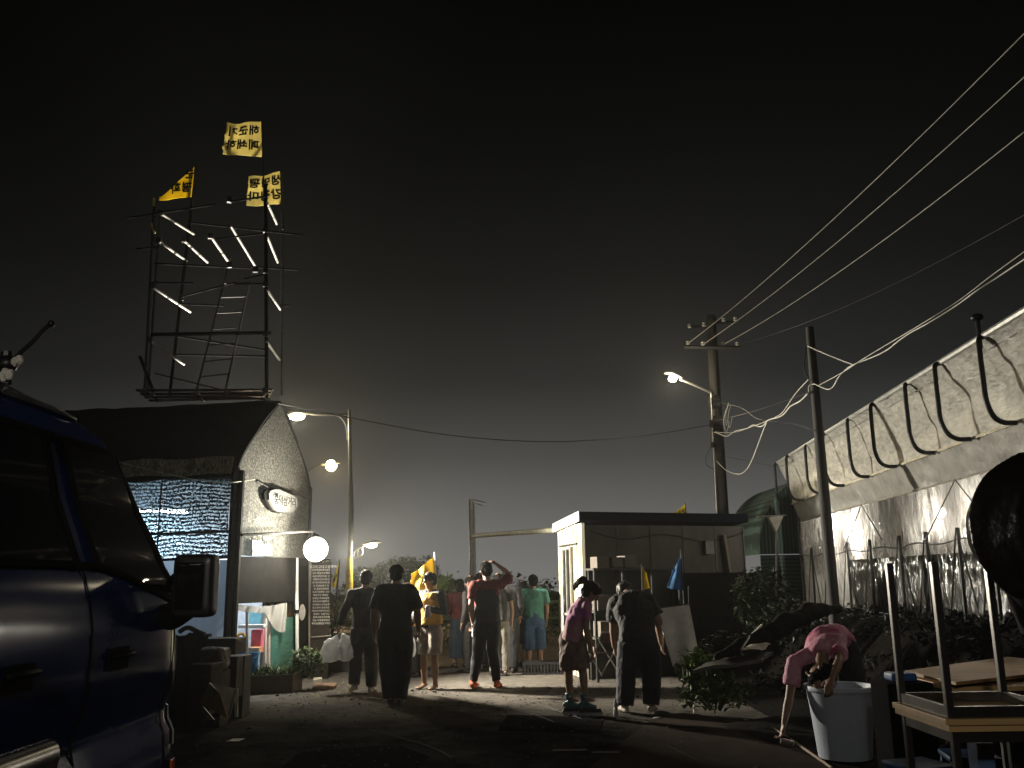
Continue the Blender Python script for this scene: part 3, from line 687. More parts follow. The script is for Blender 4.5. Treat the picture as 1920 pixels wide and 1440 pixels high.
# ------------------------------------------------------------------ flags
def flag(label, pole0, pole1, p_top, p_bot, f_top, f_bot, d, m, lines, top=lambda u: 1, wave=.05, ph=0, pr=.013, tsize=.2, cx=(), polem=None, ragged=.03, grp='yellow protest flags', bot=lambda u: 0):
    T = thing('flag', label, 'flag', at(pole0[0], pole0[1], d), grp)
    obj('flagpole', tube(B(), [at(*pole0, d), at(*pole1, d)], pr, 8), polem or STEEL, T, True)
    A, Bq, C, D = at(*p_top, d), at(*p_bot, d), at(*f_top, d), at(*f_bot, d)
    def S(u, v, o=0):
        p = Bq.lerp(A, v).lerp(D.lerp(C, v), u); w_ = wave * (max(0, u) ** .7) * math.sin(u * 8 + v * 1.5 + ph) + wave * .4 * u * math.sin(v * 7 + u * 3)
        return p + V((0, w_ + o, wave * .35 * math.sin(u * 7 + ph) * u))
    def f(u, v):
        uu = u * (1 - ragged * (noise.noise(V((v * 7, ph, 0))) + .5) * 2) if u == 1 else u
        return S(uu, bot(u) + (top(u) - bot(u)) * v)
    cl = obj('cloth', grid(f, 36, 18, .003), m, T, True)
    if lines:
        b = B(); W_ = (C.lerp(D, .5) - A.lerp(Bq, .5)).length; H_ = (A - Bq).length
        for s, uc, vc, k in lines:
            def fn(x, y, z): 
                return S(uc + x / W_, vc + y / H_, z * 3 + (0 if z == 0 else 0))
            lettering(b, s, fn, tsize * k, .0035, bold=tsize * k * .013)
        obj('lettering', b, INK, cl)
    return T
def fx(parts):  # lettering bold
    return parts
flag('cream flag with black Korean letters, the highest above the scaffold', (497, 430), (491, 226), (491, 228), (491, 294), (424, 231), (414, 288), 13.1, CREAM, [('해군기', .50, .72, 1), ('폐쇄하', .50, .30, 1)], ph=.5, tsize=.185, wave=.035)
flag('cream flag with two rows of black letters on the scaffold right post', (530, 430), (526, 319), (526, 321), (528, 382), (466, 334), (461, 387), 13.9, CREAM, [('생명평', .47, .72, 1), ('강정마', .47, .28, 1)], ph=2.2, tsize=.195, wave=.04)
flag('yellow half-furled flag with black letters on the scaffold left post', (358, 420), (366, 310), (365, 311), (359, 369), (300, 318), (296, 376), 13.9, YEL, [('평화', .33, .30, 1), ('군', .12, .72, .9)], top=lambda u: max(.1, 1 - .95 * u ** .85), ph=1, tsize=.185, wave=.03)
flag('small yellow flag on a stick between the notice board and the street lamp', (622, 1215), (637, 1049), (636, 1052), (630, 1101), (624, 1085), (622, 1101), 15.2, YEL, [('평', .45, .45, 1)], top=lambda u: 1, wave=.01, tsize=.13, polem=DKMET)
flag('large plain yellow flag drooping from a pole behind the man in the vest', (822, 1190), (815, 1036), (815, 1043), (815, 1110), (770, 1078), (768, 1112), 13.6, YEL, [], top=lambda u: 1, wave=.04, polem=WHITE, ph=.3, pr=.010)
flag('yellow flag with black letter showing above the cabin roof', (1290, 1020), (1285, 943), (1285, 945), (1290, 975), (1264, 962), (1262, 975), 17.2, YEL, [('강', .35, .5, 1)], wave=.02, tsize=.17, polem=CABLE, pr=.008)
flag('narrow yellow flag furled down its stick in front of the cabin', (1205, 1130), (1203, 1058), (1204, 1062), (1204, 1106), (1213, 1075), (1219, 1102), 13.6, YEL, [], wave=.01, polem=DKMET, pr=.008)
flag('blue flag furled down its stick in front of the cabin', (1284, 1150), (1276, 1030), (1277, 1040), (1283, 1108), (1262, 1070), (1250, 1102), 13.4, BLUEC, [], wave=.02, polem=DKMET, grp='blue and yellow flags by the cabin', pr=.01)

# ------------------------------------------------------------------ cabin
C0 = V((1.09, 14.2, 0)); fd = V((math.cos(rad(21)), math.sin(rad(21)), 0)); sd = V((-.175, .985, 0)); FW, SW = 2.90, 1.65
cb = thing('cabin', 'small flat-roofed cabin with one floodlit panelled side and a dark front', 'cabin', C0)
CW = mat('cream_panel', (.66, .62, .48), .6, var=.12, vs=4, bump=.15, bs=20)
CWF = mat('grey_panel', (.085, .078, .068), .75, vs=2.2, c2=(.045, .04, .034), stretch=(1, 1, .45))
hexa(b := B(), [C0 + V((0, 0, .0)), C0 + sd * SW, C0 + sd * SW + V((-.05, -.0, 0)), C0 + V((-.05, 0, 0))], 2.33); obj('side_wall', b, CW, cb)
b = B()
for k in range(7):
    p = C0 + sd * (SW * (k + .3) / 7) + V((-.058, 0, 0)); box(b, p + V((0, 0, 1.17)), (.012, .02, 2.3))
obj('panel_rib', b, mat('rib', (.4, .37, .28), .6), cb)
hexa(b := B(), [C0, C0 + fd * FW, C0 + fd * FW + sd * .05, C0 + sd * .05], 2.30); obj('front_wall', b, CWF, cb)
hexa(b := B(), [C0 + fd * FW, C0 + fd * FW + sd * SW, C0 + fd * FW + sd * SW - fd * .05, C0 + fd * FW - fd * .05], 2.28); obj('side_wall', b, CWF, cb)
hexa(b := B(), [C0 - fd * .10 - sd * .12 + V((0, 0, 2.36)), C0 + fd * (FW + .06) - sd * .12 + V((0, 0, 2.36)), C0 + fd * (FW + .06) + sd * (SW + .1) + V((0, 0, 2.28)), C0 - fd * .10 + sd * (SW + .1) + V((0, 0, 2.28))], .135)
obj('roof', b, mat('roof_sheet', (.006, .008, .014), .9, 0, spec=.03, var=.3), cb)
hexa(b := B(), [C0 - fd * .125 - sd * .12 + V((0, 0, 2.35)), C0 - fd * .103 - sd * .12 + V((0, 0, 2.35)), C0 - fd * .103 + sd * (SW + .12) + V((0, 0, 2.27)), C0 - fd * .125 + sd * (SW + .12) + V((0, 0, 2.27))], .15)
obj('fascia', b, mat('white_fascia', (.72, .74, .76), .4, var=.15, vs=20), cb)
for s in (.55, 1.15, 1.75, 2.35, 2.9):
    b = B(); box(b, C0 + fd * s - sd * .006 + V((0, 0, 1.15)), (.018, .014, 2.28), rz=rad(21)); obj('panel_joint', b, DKMET, cb)
b = B(); tube(b, spline([C0 + fd * .1 - sd * .02 + V((0, 0, 2.2)), C0 + fd * .7 - sd * .02 + V((0, 0, 2.08)), C0 + fd * 1.4 - sd * .02 + V((0, 0, 2.16)), C0 + fd * 2.2 - sd * .02 + V((0, 0, 2.05)), C0 + fd * 2.9 - sd * .02 + V((0, 0, 2.19))], 6), .009, 5); obj('wall_cable', b, CABLE, cb, True)
b = B(); box(b, C0 + fd * 2.2 - sd * .04 + V((0, 0, 1.95)), (.16, .08, .22), rz=rad(21), bev=.01); obj('meter_box', b, DKMET, cb)
# window in the lit side
wn = B(); p = C0 + sd * .85 + V((-.07, 0, 1.45)); rot = math.atan2(sd.y, sd.x)
box(wn, p, (.5, .03, 1.0), rz=rot); w_ = obj('window', wn, BLACK, cb)
wn = B()
for s in (-.26, 0.02, .26): box(wn, p + sd * s + V((-.02, 0, 0)), (.035, .03, 1.06), rz=rot)
for z in (-.52, .52): box(wn, p + V((-.02, 0, z)), (.56, .034, .04), rz=rot)
obj('frame', wn, mat('alu', (.5, .48, .42), .4, .5), w_)
b = B(); box(b, C0 + sd * .8 + V((-.075, 0, 2.02)), (1.2, .03, .03), rz=rot); obj('rail', b, DKMET, cb)
# shelf and junk along the cabin front
def fp(s, z, o): q = C0 + fd * s - sd * o; return V((q.x, q.y, z))
sh = thing('shelf_rack', 'dark shelf rack with pale blocks against the cabin front', 'shelf', fp(.5, 0, .3))
ra = rad(21)
for z in (.62, 1.0, 1.62): obj('board', box(B(), fp(.75, z, .25), (1.5, .35, .03), rz=ra), mat('shelf_board', (.05, .045, .04), .7), sh)
b = B()
for s in (.03, .5, 1.0, 1.47): 
    for o in (.09, .41): box(b, fp(s, .82, o), (.035, .035, 1.64), rz=ra)
obj('upright', b, DKMET, sh)
random.seed(12)
PBX = mat('pale_carton', (.12, .10, .08), .7, var=.2)
for k, (s, z, w_, h) in enumerate(((.16, 1.72, .2, .17), (.40, 1.72, .18, .15), (.62, 1.73, .2, .18), (.15, 1.13, .2, .22), (.38, 1.11, .18, .18), (.62, 1.14, .22, .24), (.88, 1.12, .2, .2), (.2, .75, .24, .22), (.5, .74, .22, .2), (.8, .76, .2, .24), (1.1, .74, .2, .2))):
    o = obj('carton', box(B(), fp(s, z + (.0), .27), (w_, .24, h), rz=ra + .03 * (k % 3), bev=.006), PBX)
    row = 'top' if z > 1.5 else ('middle' if z > 1 else 'bottom')
    tag(o, 'pale carton on the %s shelf by the cabin, %s from the left' % (row, ['first', 'second', 'third', 'fourth'][k if k < 3 else (k - 3 if k < 7 else k - 7)]), 'carton', 'cartons on the cabin shelves')
b = B(); hexa(b, [fp(1.55, .0, .02), fp(3.0, .0, .02), fp(3.0, 0, .35), fp(1.55, 0, .35)], 1.55); o = obj('tarp_cover', b, mat('dark_tarp', (.006, .0055, .005), .9, bump=1, bs=8, spec=.05)); tag(o, 'dark tarp-covered stack leaning along the right of the cabin front', 'stack')
b = B(); tube(b, [fp(2.55, 1.55, .06), fp(2.48, 2.15, .06)], .05, 4); o = obj('board_strip', b, mat('strip', (.10, .08, .06), .7)); tag(o, 'brown board leaning upright on the cabin front near its right end', 'board')
# folding chair
fc = thing('folding_chair', 'folding chair with thin metal frame behind the bending figures', 'chair', gnd(1150, 1262))
dC = 12.6; b = B()
for dx, dd in ((0, 0), (-34, .3)):
    tube(b, [at(1163 + dx, 1185, dC + dd), at(1150 + dx, 1225, dC + dd), at(1128 + dx, 1265, dC + dd)], .011, 8)
    tube(b, [at(1120 + dx, 1195, dC + dd + .1), at(1163 + dx, 1268, dC + dd - .05)], .011, 8)
tube(b, [at(1163, 1185, dC), at(1129, 1185, dC + .3)], .011, 8)
obj('chair_frame', b, GALV, fc, True)
obj('seat', hexa(B(), [at(1152, 1226, dC), at(1120, 1226, dC + .3), at(1096, 1224, dC + .3), at(1120, 1226, dC)], .02), mat('seat_red', (.10, .05, .04), .6), fc)
obj('backrest', hexa(B(), [at(1161, 1206, dC), at(1127, 1206, dC + .3), at(1127, 1206, dC + .32), at(1161, 1206, dC + .02)], .13), bpy.data.materials['seat_red'], fc)
# silver case, blue bag, crate
sv = thing('silver_case', 'upright silver metal case on the road behind the skater', 'case', gnd(1132, 1272))
g0 = gnd(1131, 1272); sz = .21
obj('body', box(B(), g0 + V((0, .06, .16)), (sz, .12, .31), bev=.012), mat('brushed_case', (.32, .30, .28), .4, .6, var=.2), sv)
b = B()
for sx_ in (-1, 1): box(b, g0 + V((sx_ * sz / 2, 0, .16)), (.018, .03, .33))
box(b, g0 + V((0, 0, .315)), (sz, .03, .016)); box(b, g0 + V((0, 0, .008)), (sz, .03, .016)); tube(b, [g0 + V((-.06, .06, .31)), g0 + V((-.06, .06, .35)), g0 + V((.06, .06, .35)), g0 + V((.06, .06, .31))], .008, 6)
obj('trim', b, WHITE, sv)
g0 = gnd(1106, 1268)
o = obj('blue_bag', remesh(tube(B(), [g0 + V((0, .1, .02)), g0 + V((0, .1, .2)), g0 + V((0, .1, .33))], [(.10, .07), (.09, .06), (.03, .03)], 12, side=(1, 0, 0), round_=True), .015, 3, .012, 9), mat('bag_blue', (.02, .05, .35), .4), smooth=True); tag(o, 'dark blue bag beside the silver case', 'bag')
cr_ = thing('crate', 'low dark plastic crate on the road left of the skater', 'crate', gnd(1022, 1266)); g0 = gnd(1018, 1266)
b = B(); cw, chh = .62, .20
for sx_ in (-1, 1): box(b, g0 + V((sx_ * cw / 2, .2, chh / 2)), (.02, .4, chh))
for sy in (0, .4): 
    for z in (.02, chh - .02): box(b, g0 + V((0, sy, z)), (cw, .022, .035))
    for k in range(12): box(b, g0 + V((-cw / 2 + cw * (k + .5) / 12, sy, chh / 2)), (.02, .016, chh - .03))
box(b, g0 + V((0, .2, .01)), (cw, .4, .012)); obj('basket', b, mat('crate_grey', (.012, .012, .014), .5), cr_)
# white sack draped frame
dS = 10.9
def sack_f(u, v):
    top_l, top_r, bl, br = at(1229, 1142, dS), at(1292, 1134, dS + .1), at(1262, 1250, dS - .25), at(1315, 1240, dS - .1)
    p = top_l.lerp(top_r, u).lerp(bl.lerp(br, u), v); p += V((0, -.05 * math.sin(u * 9 + v * 3) * v, .03 * math.sin(u * 12) * v * (1 if v > .9 else .2)))
    return p
SK = mat('grey_sheet', (.62, .60, .56), .75, var=.2, vs=5, bump=.5, bs=14)
dr = thing('draped_stand', 'stand draped in a creased grey-white cloth, right of the bending adult', 'cloth', gnd(1280, 1262))
obj('cloth', grid(sack_f, 30, 24, .006), SK, dr, True)
b = B(); tube(b, [at(1232, 1140, dS + .03), at(1270, 1262, dS)], .014, 6); tube(b, [at(1292, 1100, dS + .12), at(1296, 1262, dS + .2)], .014, 6); tube(b, [at(1232, 1142, dS + .03), at(1294, 1134, dS + .12)], .014, 6)
obj('stand', b, DKMET, dr, True)
# bush clumps & green plant
def plant(name, label, c, s, n, size, m, stems=6, group=None, cat='plant'):
    T = thing(name, label, cat, V((c[0], c[1], c[2] - s[2])), group); b = B()
    for k in range(stems):
        a = random.uniform(0, 6.28); q = V(c) + V((math.cos(a) * s[0] * .6, math.sin(a) * s[1] * .6, random.uniform(-.2, .7) * s[2]))
        r0 = V((c[0] + math.cos(a) * .05, c[1] + math.sin(a) * .05, c[2] - s[2])); tube(b, spline([r0, r0.lerp(q, .5) + V((0, 0, .1 * s[2])), q], 4), [.012] * 8 + [.006], 5)
    obj('stem', b, BARK, T); b = B(); leaves(b, c, s, n, size); obj('leaves', b, m, T); return T
plant('leafy_plant', 'bright green leafy plant at the edge of the dark bank, right of the draped cloth', at(1310, 1252, 9.6), (.22, .2, .2), 420, .075, LEAFB)
plant('weeds', 'dim trailing weeds below the bright green plant', at(1340, 1295, 9.3), (.4, .25, .18), 500, .09, LEAF)
plant('shrub', 'dark glossy shrub between the cabin and the greenhouse', at(1432, 1130, 12.4), (.45, .35, .48), 1600, .10, LEAFD, 10)
plant('shrub', 'low dark shrub under the greenhouse corner', at(1480, 1165, 11.6), (.5, .3, .25), 700, .09, LEAFD, 6)
# log, tarp, pallets on bank
lg = obj('log', remesh(tube(B(), spline([at(1345, 1232, 9.0), at(1400, 1205, 9.1), at(1470, 1172, 9.3), at(1520, 1150, 9.6), at(1572, 1140, 9.9)], 5), [.03, .04, .05, .055, .06, .065, .07, .07, .075, .08, .08, .08, .085, .085, .085, .085, .08, .075, .07, .05, .03][:21], 12, round_=True), .014, 1, .05, 4), mat('drift_bark', (.012, .010, .008), .9, spec=.1, bump=1, bs=20), smooth=True); tag(lg, 'long dark log lying on the bank above the pink-shirted figure', 'log')
def tarp_f(u, v):
    p = at(1335 + 95 * u, 1238 - 14 * math.sin(u * 2.5) - 10 * u, 9.1 + .0).lerp(at(1385 + 60 * u, 1212 - 8 * math.sin(u * 3), 9.7), v); p.z += .03 * noise.noise(p * 6); return p
o = obj('tarpaulin', grid(tarp_f, 30, 12, .005), mat('pale_tarp', (.75, .69, .56), .6, bump=.6, bs=12), smooth=True); tag(o, 'pale crumpled tarpaulin lying over the bank beside the log', 'tarpaulin')
o = obj('branch', tube(B(), spline([at(1390, 1218, 9.0), at(1405, 1195, 9.1), at(1428, 1172, 9.4)], 5), .012, 6), GALV, smooth=True); tag(o, 'thin pale rod sticking up from the tarpaulin', 'rod')
def slab_f(u, v):
    p = at(1300 + 130 * u, 1262 - 20 * u, 8.9).lerp(at(1340 + 110 * u, 1243 - 16 * u, 9.4), v); p.z += .02 * noise.noise(p * 5); return p
o = obj('dark_sheet', grid(slab_f, 20, 8, .03), mat('dark_sheeting', (.04, .04, .032), .6, bump=.8, bs=10)); tag(o, 'dark plastic sheeting spread on the bank below the tarpaulin', 'sheeting')
plant('weeds', 'dark weeds sprouting left of the tarpaulin', at(1360, 1208, 10.2), (.25, .2, .15), 260, .10, LEAFD)

# ------------------------------------------------------------------ greenhouse
def gxw(y): return 4.07 + .083 * (y - 7.2)
gh = thing('greenhouse', 'long plastic-sheeted greenhouse with curved eave and glowing side wall', 'greenhouse', (4.6, 11, .9))
Y0, Y1 = 3.4, 16.6
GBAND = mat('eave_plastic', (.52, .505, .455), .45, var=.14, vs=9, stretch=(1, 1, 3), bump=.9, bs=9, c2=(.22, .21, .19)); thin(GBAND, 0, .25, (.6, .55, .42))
def band_f(u, v):
    y = Y0 + (Y1 - Y0) * u; x0 = gxw(y)
    # concave: top at the rail, sinking inward, lower lip forward again
    z = 3.5 - .74 * v; dx = .17 * max(0, math.sin(v * math.pi * .5)) ** .8 + .05 * v
    n_ = .03 * noise.noise(V((y * 2, v * 3, 1))) + .02 * noise.noise(V((y * 7, v * 5, 4))) + .008 * noise.noise(V((y * 16, v * 12, 6)))
    return V((x0 + dx + n_, y, z - .02 * abs(math.sin(y * 2.6))))
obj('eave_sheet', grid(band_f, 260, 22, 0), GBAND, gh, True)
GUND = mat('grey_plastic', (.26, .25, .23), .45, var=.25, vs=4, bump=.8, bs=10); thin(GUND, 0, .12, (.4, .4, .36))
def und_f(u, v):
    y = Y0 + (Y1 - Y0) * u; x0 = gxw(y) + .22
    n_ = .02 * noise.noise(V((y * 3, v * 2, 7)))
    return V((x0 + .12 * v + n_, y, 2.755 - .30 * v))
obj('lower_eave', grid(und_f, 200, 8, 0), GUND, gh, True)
def wallmat():
    M = mat('clear_wrinkled_plastic', (.60, .585, .56), .11, vs=6.5, stretch=(1, 1.6, .45), spec=1.0, c2=(.19, .18, .165))
    n = M.node_tree; P = n.nodes['Principled BSDF']
    T = n.nodes['Texture Coordinate']; mp = n.nodes.new('ShaderNodeMapping'); mp.inputs['Scale'].default_value = (1, 5, .9); n.links.new(T.outputs['Object'], mp.inputs[0])
    w1 = n.nodes.new('ShaderNodeTexNoise'); w1.inputs['Scale'].default_value = 7; w1.inputs['Detail'].default_value = 8; w1.inputs['Distortion'].default_value = 1.6; w1.inputs['Roughness'].default_value = .6
    n.links.new(mp.outputs[0], w1.inputs['Vector'])
    w2 = n.nodes.new('ShaderNodeTexVoronoi'); w2.inputs['Scale'].default_value = 7; w2.feature = 'DISTANCE_TO_EDGE'; mp2 = n.nodes.new('ShaderNodeMapping'); mp2.inputs['Scale'].default_value = (1, 2.2, .6); n.links.new(T.outputs['Object'], mp2.inputs[0]); n.links.new(mp2.outputs[0], w2.inputs['Vector'])
    ad = n.nodes.new('ShaderNodeMath'); ad.operation = 'MULTIPLY_ADD'; ad.inputs[1].default_value = .9; n.links.new(w2.outputs['Distance'], ad.inputs[0]); n.links.new(w1.outputs[0], ad.inputs[2])
    bu = n.nodes.new('ShaderNodeBump'); bu.inputs['Strength'].default_value = 1; bu.inputs['Distance'].default_value = .09; n.links.new(ad.outputs[0], bu.inputs['Height']); n.links.new(bu.outputs[0], P.inputs['Normal'])
    Tl, Tr, mx, m2 = thin(M, .10, .45, (.72, .66, .56)); n.links.new(bu.outputs[0], Tl.inputs['Normal']); n.links.new(n.nodes['Color Ramp'].outputs[0], Tl.inputs['Color'])
    return M
GW = wallmat()
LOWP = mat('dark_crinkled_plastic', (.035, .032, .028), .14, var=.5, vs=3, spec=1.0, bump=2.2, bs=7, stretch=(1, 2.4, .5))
def gw_f(u, v):
    y = Y0 + (Y1 - Y0) * u; x0 = gxw(y) + .34
    # pinched rows of creases at the posts and at the rope line
    n_ = .025 * noise.noise(V((y * 2.5, v * 3, 9))) + .02 * math.sin(y * 5.2) * math.sin(v * math.pi)
    z = 2.455 - (.78 if u < .77 else 1.45) * v
    cre = math.exp(-((z - 1.78) / .22) ** 2) * .018 * math.sin(y * 60 + 3 * math.sin(z * 9)) + .01 * noise.noise(V((y * 18, z * 3, 2)))
    return V((x0 + n_ + cre, y, z))
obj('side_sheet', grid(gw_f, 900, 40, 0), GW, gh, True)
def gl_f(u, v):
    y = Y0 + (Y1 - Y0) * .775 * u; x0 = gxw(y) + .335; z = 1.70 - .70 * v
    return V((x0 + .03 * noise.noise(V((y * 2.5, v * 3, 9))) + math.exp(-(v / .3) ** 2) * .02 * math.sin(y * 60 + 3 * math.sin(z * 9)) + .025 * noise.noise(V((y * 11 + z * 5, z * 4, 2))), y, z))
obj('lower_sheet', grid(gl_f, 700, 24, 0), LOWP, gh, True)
b = B()
pts = [V((gxw(Y0), Y0, 3.51)), V((gxw(Y1), Y1, 3.51))]; tube(b, pts, .03, 8); obj('top_rail', b, GALV, gh, True)
b = B(); tube(b, [V((gxw(Y0) + .20, Y0, 2.75)), V((gxw(Y1) + .20, Y1, 2.75))], .014, 6); obj('lower_rail', b, mat('tan_rail', (.5, .45, .33), .5), gh, True)
b = B(); tube(b, [V((gxw(Y0) + .33, Y0, 2.44)), V((gxw(Y1) + .33, Y1, 2.44))], .014, 6); obj('clip_rail', b, mat('rail2', (.22, .2, .17), .5), gh, True)
b = B(); tube(b, [V((gxw(Y0 + (Y1 - Y0) * k / 60) + .29, Y0 + (Y1 - Y0) * k / 60, 1.82 + .02 * math.sin(k))) for k in range(61)], .008, 5); obj('wall_rope', b, CABLE, gh, True)
for k, y in enumerate((4.6, 5.6, 6.6, 7.6, 8.6, 9.6, 10.75, 11.8, 13.0, 14.25, 15.5, 16.5)):
    x = gxw(y) - .06 + random.uniform(-.015, .015); b = B(); y += random.uniform(-.06, .06); jt = random.uniform(-.05, .05)
    tube(b, spline([V((x + .07, y, 3.50)), V((x + .01, y, 3.48)), V((x, y, 3.35)), V((x, y, 3.1)), V((x + .005, y, 2.93)), V((x + .05, y + jt * .5, 2.80)), V((x + .13, y + jt, 2.745)), V((x + .24, y + jt * 1.4, 2.74))], 6), .023, 10)
    obj('hoop', b, BLACK, gh, True)
# interior posts, X ropes, dark inner skirt, bulbs
b = B(); random.seed(5)
for y in [5.3, 6.5, 7.7, 8.6, 9.4, 10.3, 11.2, 12.4, 13.5, 14.6, 15.7]:
    x = gxw(y) + .27; tube(b, [V((x, y, .95)), V((x + .02, y, 1.95))], .018, 6)
    tube(b, [V((x, y, 1.95)), V((x, y - .32, .98))], .008, 5); tube(b, [V((x, y, 1.95)), V((x, y + .34, .98))], .008, 5)
for y in (7.6, 9.3, 12.6):
    x = gxw(y) + .28; tube(b, [V((x, y, 2.43)), V((x, y + .85, 1.84))], .007, 5); tube(b, [V((x, y, 2.43)), V((x, y - .7, 1.84))], .007, 5)
pieces('tie_rope', b, CABLE, gh, True)
b = B(); y_ = 11.35
hexa(b, [V((gxw(11.3) + .355, 11.3, 1.0)), V((gxw(12.1) + .355, 12.1, 1.0)), V((gxw(12.1) + .37, 12.1, 1.0)), V((gxw(11.3) + .37, 11.3, 1.0))], 1.5); obj('dark_post', b, mat('brown_post', (.05, .04, .03), .7), gh)
INS = mat('inside_dark', (.03, .028, .024), .9, var=.4)
hexa(b := B(), [V((gxw(Y0) + .75, Y0, .95)), V((gxw(Y1 - 3.1) + .75, Y1 - 3.1, .95)), V((gxw(Y1 - 3.1) + .8, Y1 - 3.1, .95)), V((gxw(Y0) + .8, Y0, .95))], .68); obj('bench_row', b, INS, gh)
hexa(b := B(), [V((gxw(Y0) + 3.2, Y0, .95)), V((gxw(Y1) + 3.2, Y1, .95)), V((gxw(Y1) + 3.25, Y1, .95)), V((gxw(Y0) + 3.25, Y0, .95))], 2.0); obj('far_wall', b, mat('far_sheet', (.3, .27, .23), .8, var=.4, vs=2), gh)
# roof over it (barrel) and end walls
def rf_f(u, v):
    y = Y0 + (Y1 - Y0) * u; a = math.pi * v; x0 = gxw(y) + .05; return V((x0 + 1.7 - 1.7 * math.cos(a), y, 3.40 + .16 * math.sin(a)))
obj('barrel_roof', grid(rf_f, 20, 16, .01), GUND, gh, True)
for yy in (Y1, Y0):
    b = B(); x0 = gxw(yy); hexa(b, [V((x0 + .36, yy, .9)), V((x0 + 3.4, yy, .9)), V((x0 + 3.4, yy + .03, .9)), V((x0 + .36, yy + .03, .9))], 2.55); obj('end_wall', b, GUND, gh)
for i, (px, py, d, pw) in enumerate(((1505, 985, 14.6, 420), (1530, 1000, 13.4, 420), (1641, 962, 10.2, 80), (1700, 955, 9.1, 80), (1768, 940, 8.3, 70), (1862, 858, 7.6, 20), (1650, 1010, 10.8, 16), (1720, 1000, 9.6, 16))):
    c = at(px, py, d); c.x = gxw(d) + .43 + .17; k = c.x / at(px, py, d).x
    c = V((gxw(d) + .46, d, at(px, py, d).z))
    T = thing('bulb_lamp', ['glowing bulb nearest the greenhouse far end', 'second glowing bulb from the greenhouse far end', 'glowing bulb behind the sheeting right of the wooden pole', 'glowing bulb in the middle of the greenhouse side', 'glowing bulb above the tied creases left of the covered fan', 'small bulb high at the eave above the covered fan', 'low bulb behind the crease row, left', 'low bulb behind the crease row, right'][i], 'lamp', c, 'bulbs hanging inside the greenhouse')
    obj('bulb', ball(B(), c, (.035, .035, .05), 2), g_, T, True)
    obj('socket', tube(B(), [c + V((0, 0, .05)), c + V((0, 0, .11))], .018, 8), BLACK, T, True)
    point('bulb_light', c + V((.03, 0, 0)), pw, (1, .93, .8), .04, T)

b = B(); q_ = at(1876, 640, 7.65); tube(b, [V((gxw(7.65) - .03, 7.65, 3.4)), V((gxw(7.65) - .03, 7.65, 3.66))], .02, 8); ball(b, V((gxw(7.65) - .03, 7.65, 3.68)), (.055, .055, .035), 2); obj('rail_cap', b, BLACK, gh, True)
# striped green tunnel beyond
GS = bpy.data.materials.new('green_stripe'); GS.use_nodes = True; n = GS.node_tree; P = n.nodes['Principled BSDF']; P.inputs['Roughness'].default_value = .7
T = n.nodes.new('ShaderNodeTexCoord'); W = n.nodes.new('ShaderNodeTexWave'); W.inputs['Scale'].default_value = 4.2; W.inputs['Distortion'].default_value = 1.2; W.bands_direction = 'X'
n.links.new(T.outputs['Object'], W.inputs['Vector']); R = n.nodes.new('ShaderNodeValToRGB'); n.links.new(W.outputs[0], R.inputs[0])
R.color_ramp.elements[0].color = (.006, .02, .015, 1); R.color_ramp.elements[0].position = .35; R.color_ramp.elements[1].color = (.045, .085, .068, 1); R.color_ramp.elements[1].position = .65; n.links.new(R.outputs[0], P.inputs['Base Color'])
GSH = GS.copy(); GSH.name = 'green_stripe_level'; GSH.node_tree.nodes['Wave Texture'].bands_direction = 'Z'
tn = thing('striped_tunnel', 'green-striped tunnel tent beyond the greenhouse end', 'tent', (5.8, 18.3, 0))
def tf(u, v):
    a = math.pi * v; return V((5.95 - 1.15 * math.cos(a) ** 1 if abs(math.cos(a)) < 2 else 0, 18.0 + 3 * u, 1.9 + 1.5 * math.sin(a)))
obj('roof', grid(tf, 8, 24, .01), GS, tn, True)
b = B(); pp = [V((5.95 - 1.15 * math.cos(math.pi * k / 24), 18.02, 1.9 + 1.48 * math.sin(math.pi * k / 24))) for k in range(25)]; hexa(b, pp, V((0, .03, 0))); obj('front_net', b, GS, tn)
b = B(); hexa(b, [V((4.80, 18, .0)), V((7.1, 18, .0)), V((7.1, 18.04, .0)), V((4.8, 18.04, .0))], 1.88); obj('lower_net', b, GSH, tn)
b = B(); tube(b, [V((5.55, 17.9, .5)), V((5.55, 17.9, 3.2))], .02, 6); obj('pole', b, GALV, tn, True)
o = thing('hanging_funnel', 'pale cloth funnel hanging beside the green-striped tunnel', 'funnel', at(1453, 1000, 16.9))
b = B(); q = [at(1442, 970, 16.9), at(1470, 966, 16.9), at(1456, 998, 16.9)]; hexa(b, [q[0], q[1], q[2]], V((0, .15, 0))); obj('cloth', b, mat('funnel_cloth', (.6, .57, .48), .7), o)
b = B(); tube(b, [at(1455, 1180, 16.9), at(1456, 998, 16.92)], .02, 6); tube(b, [at(1418, 969, 16.9), at(1474, 966, 16.9)], .012, 6); obj('pole', b, GALV, o, True)

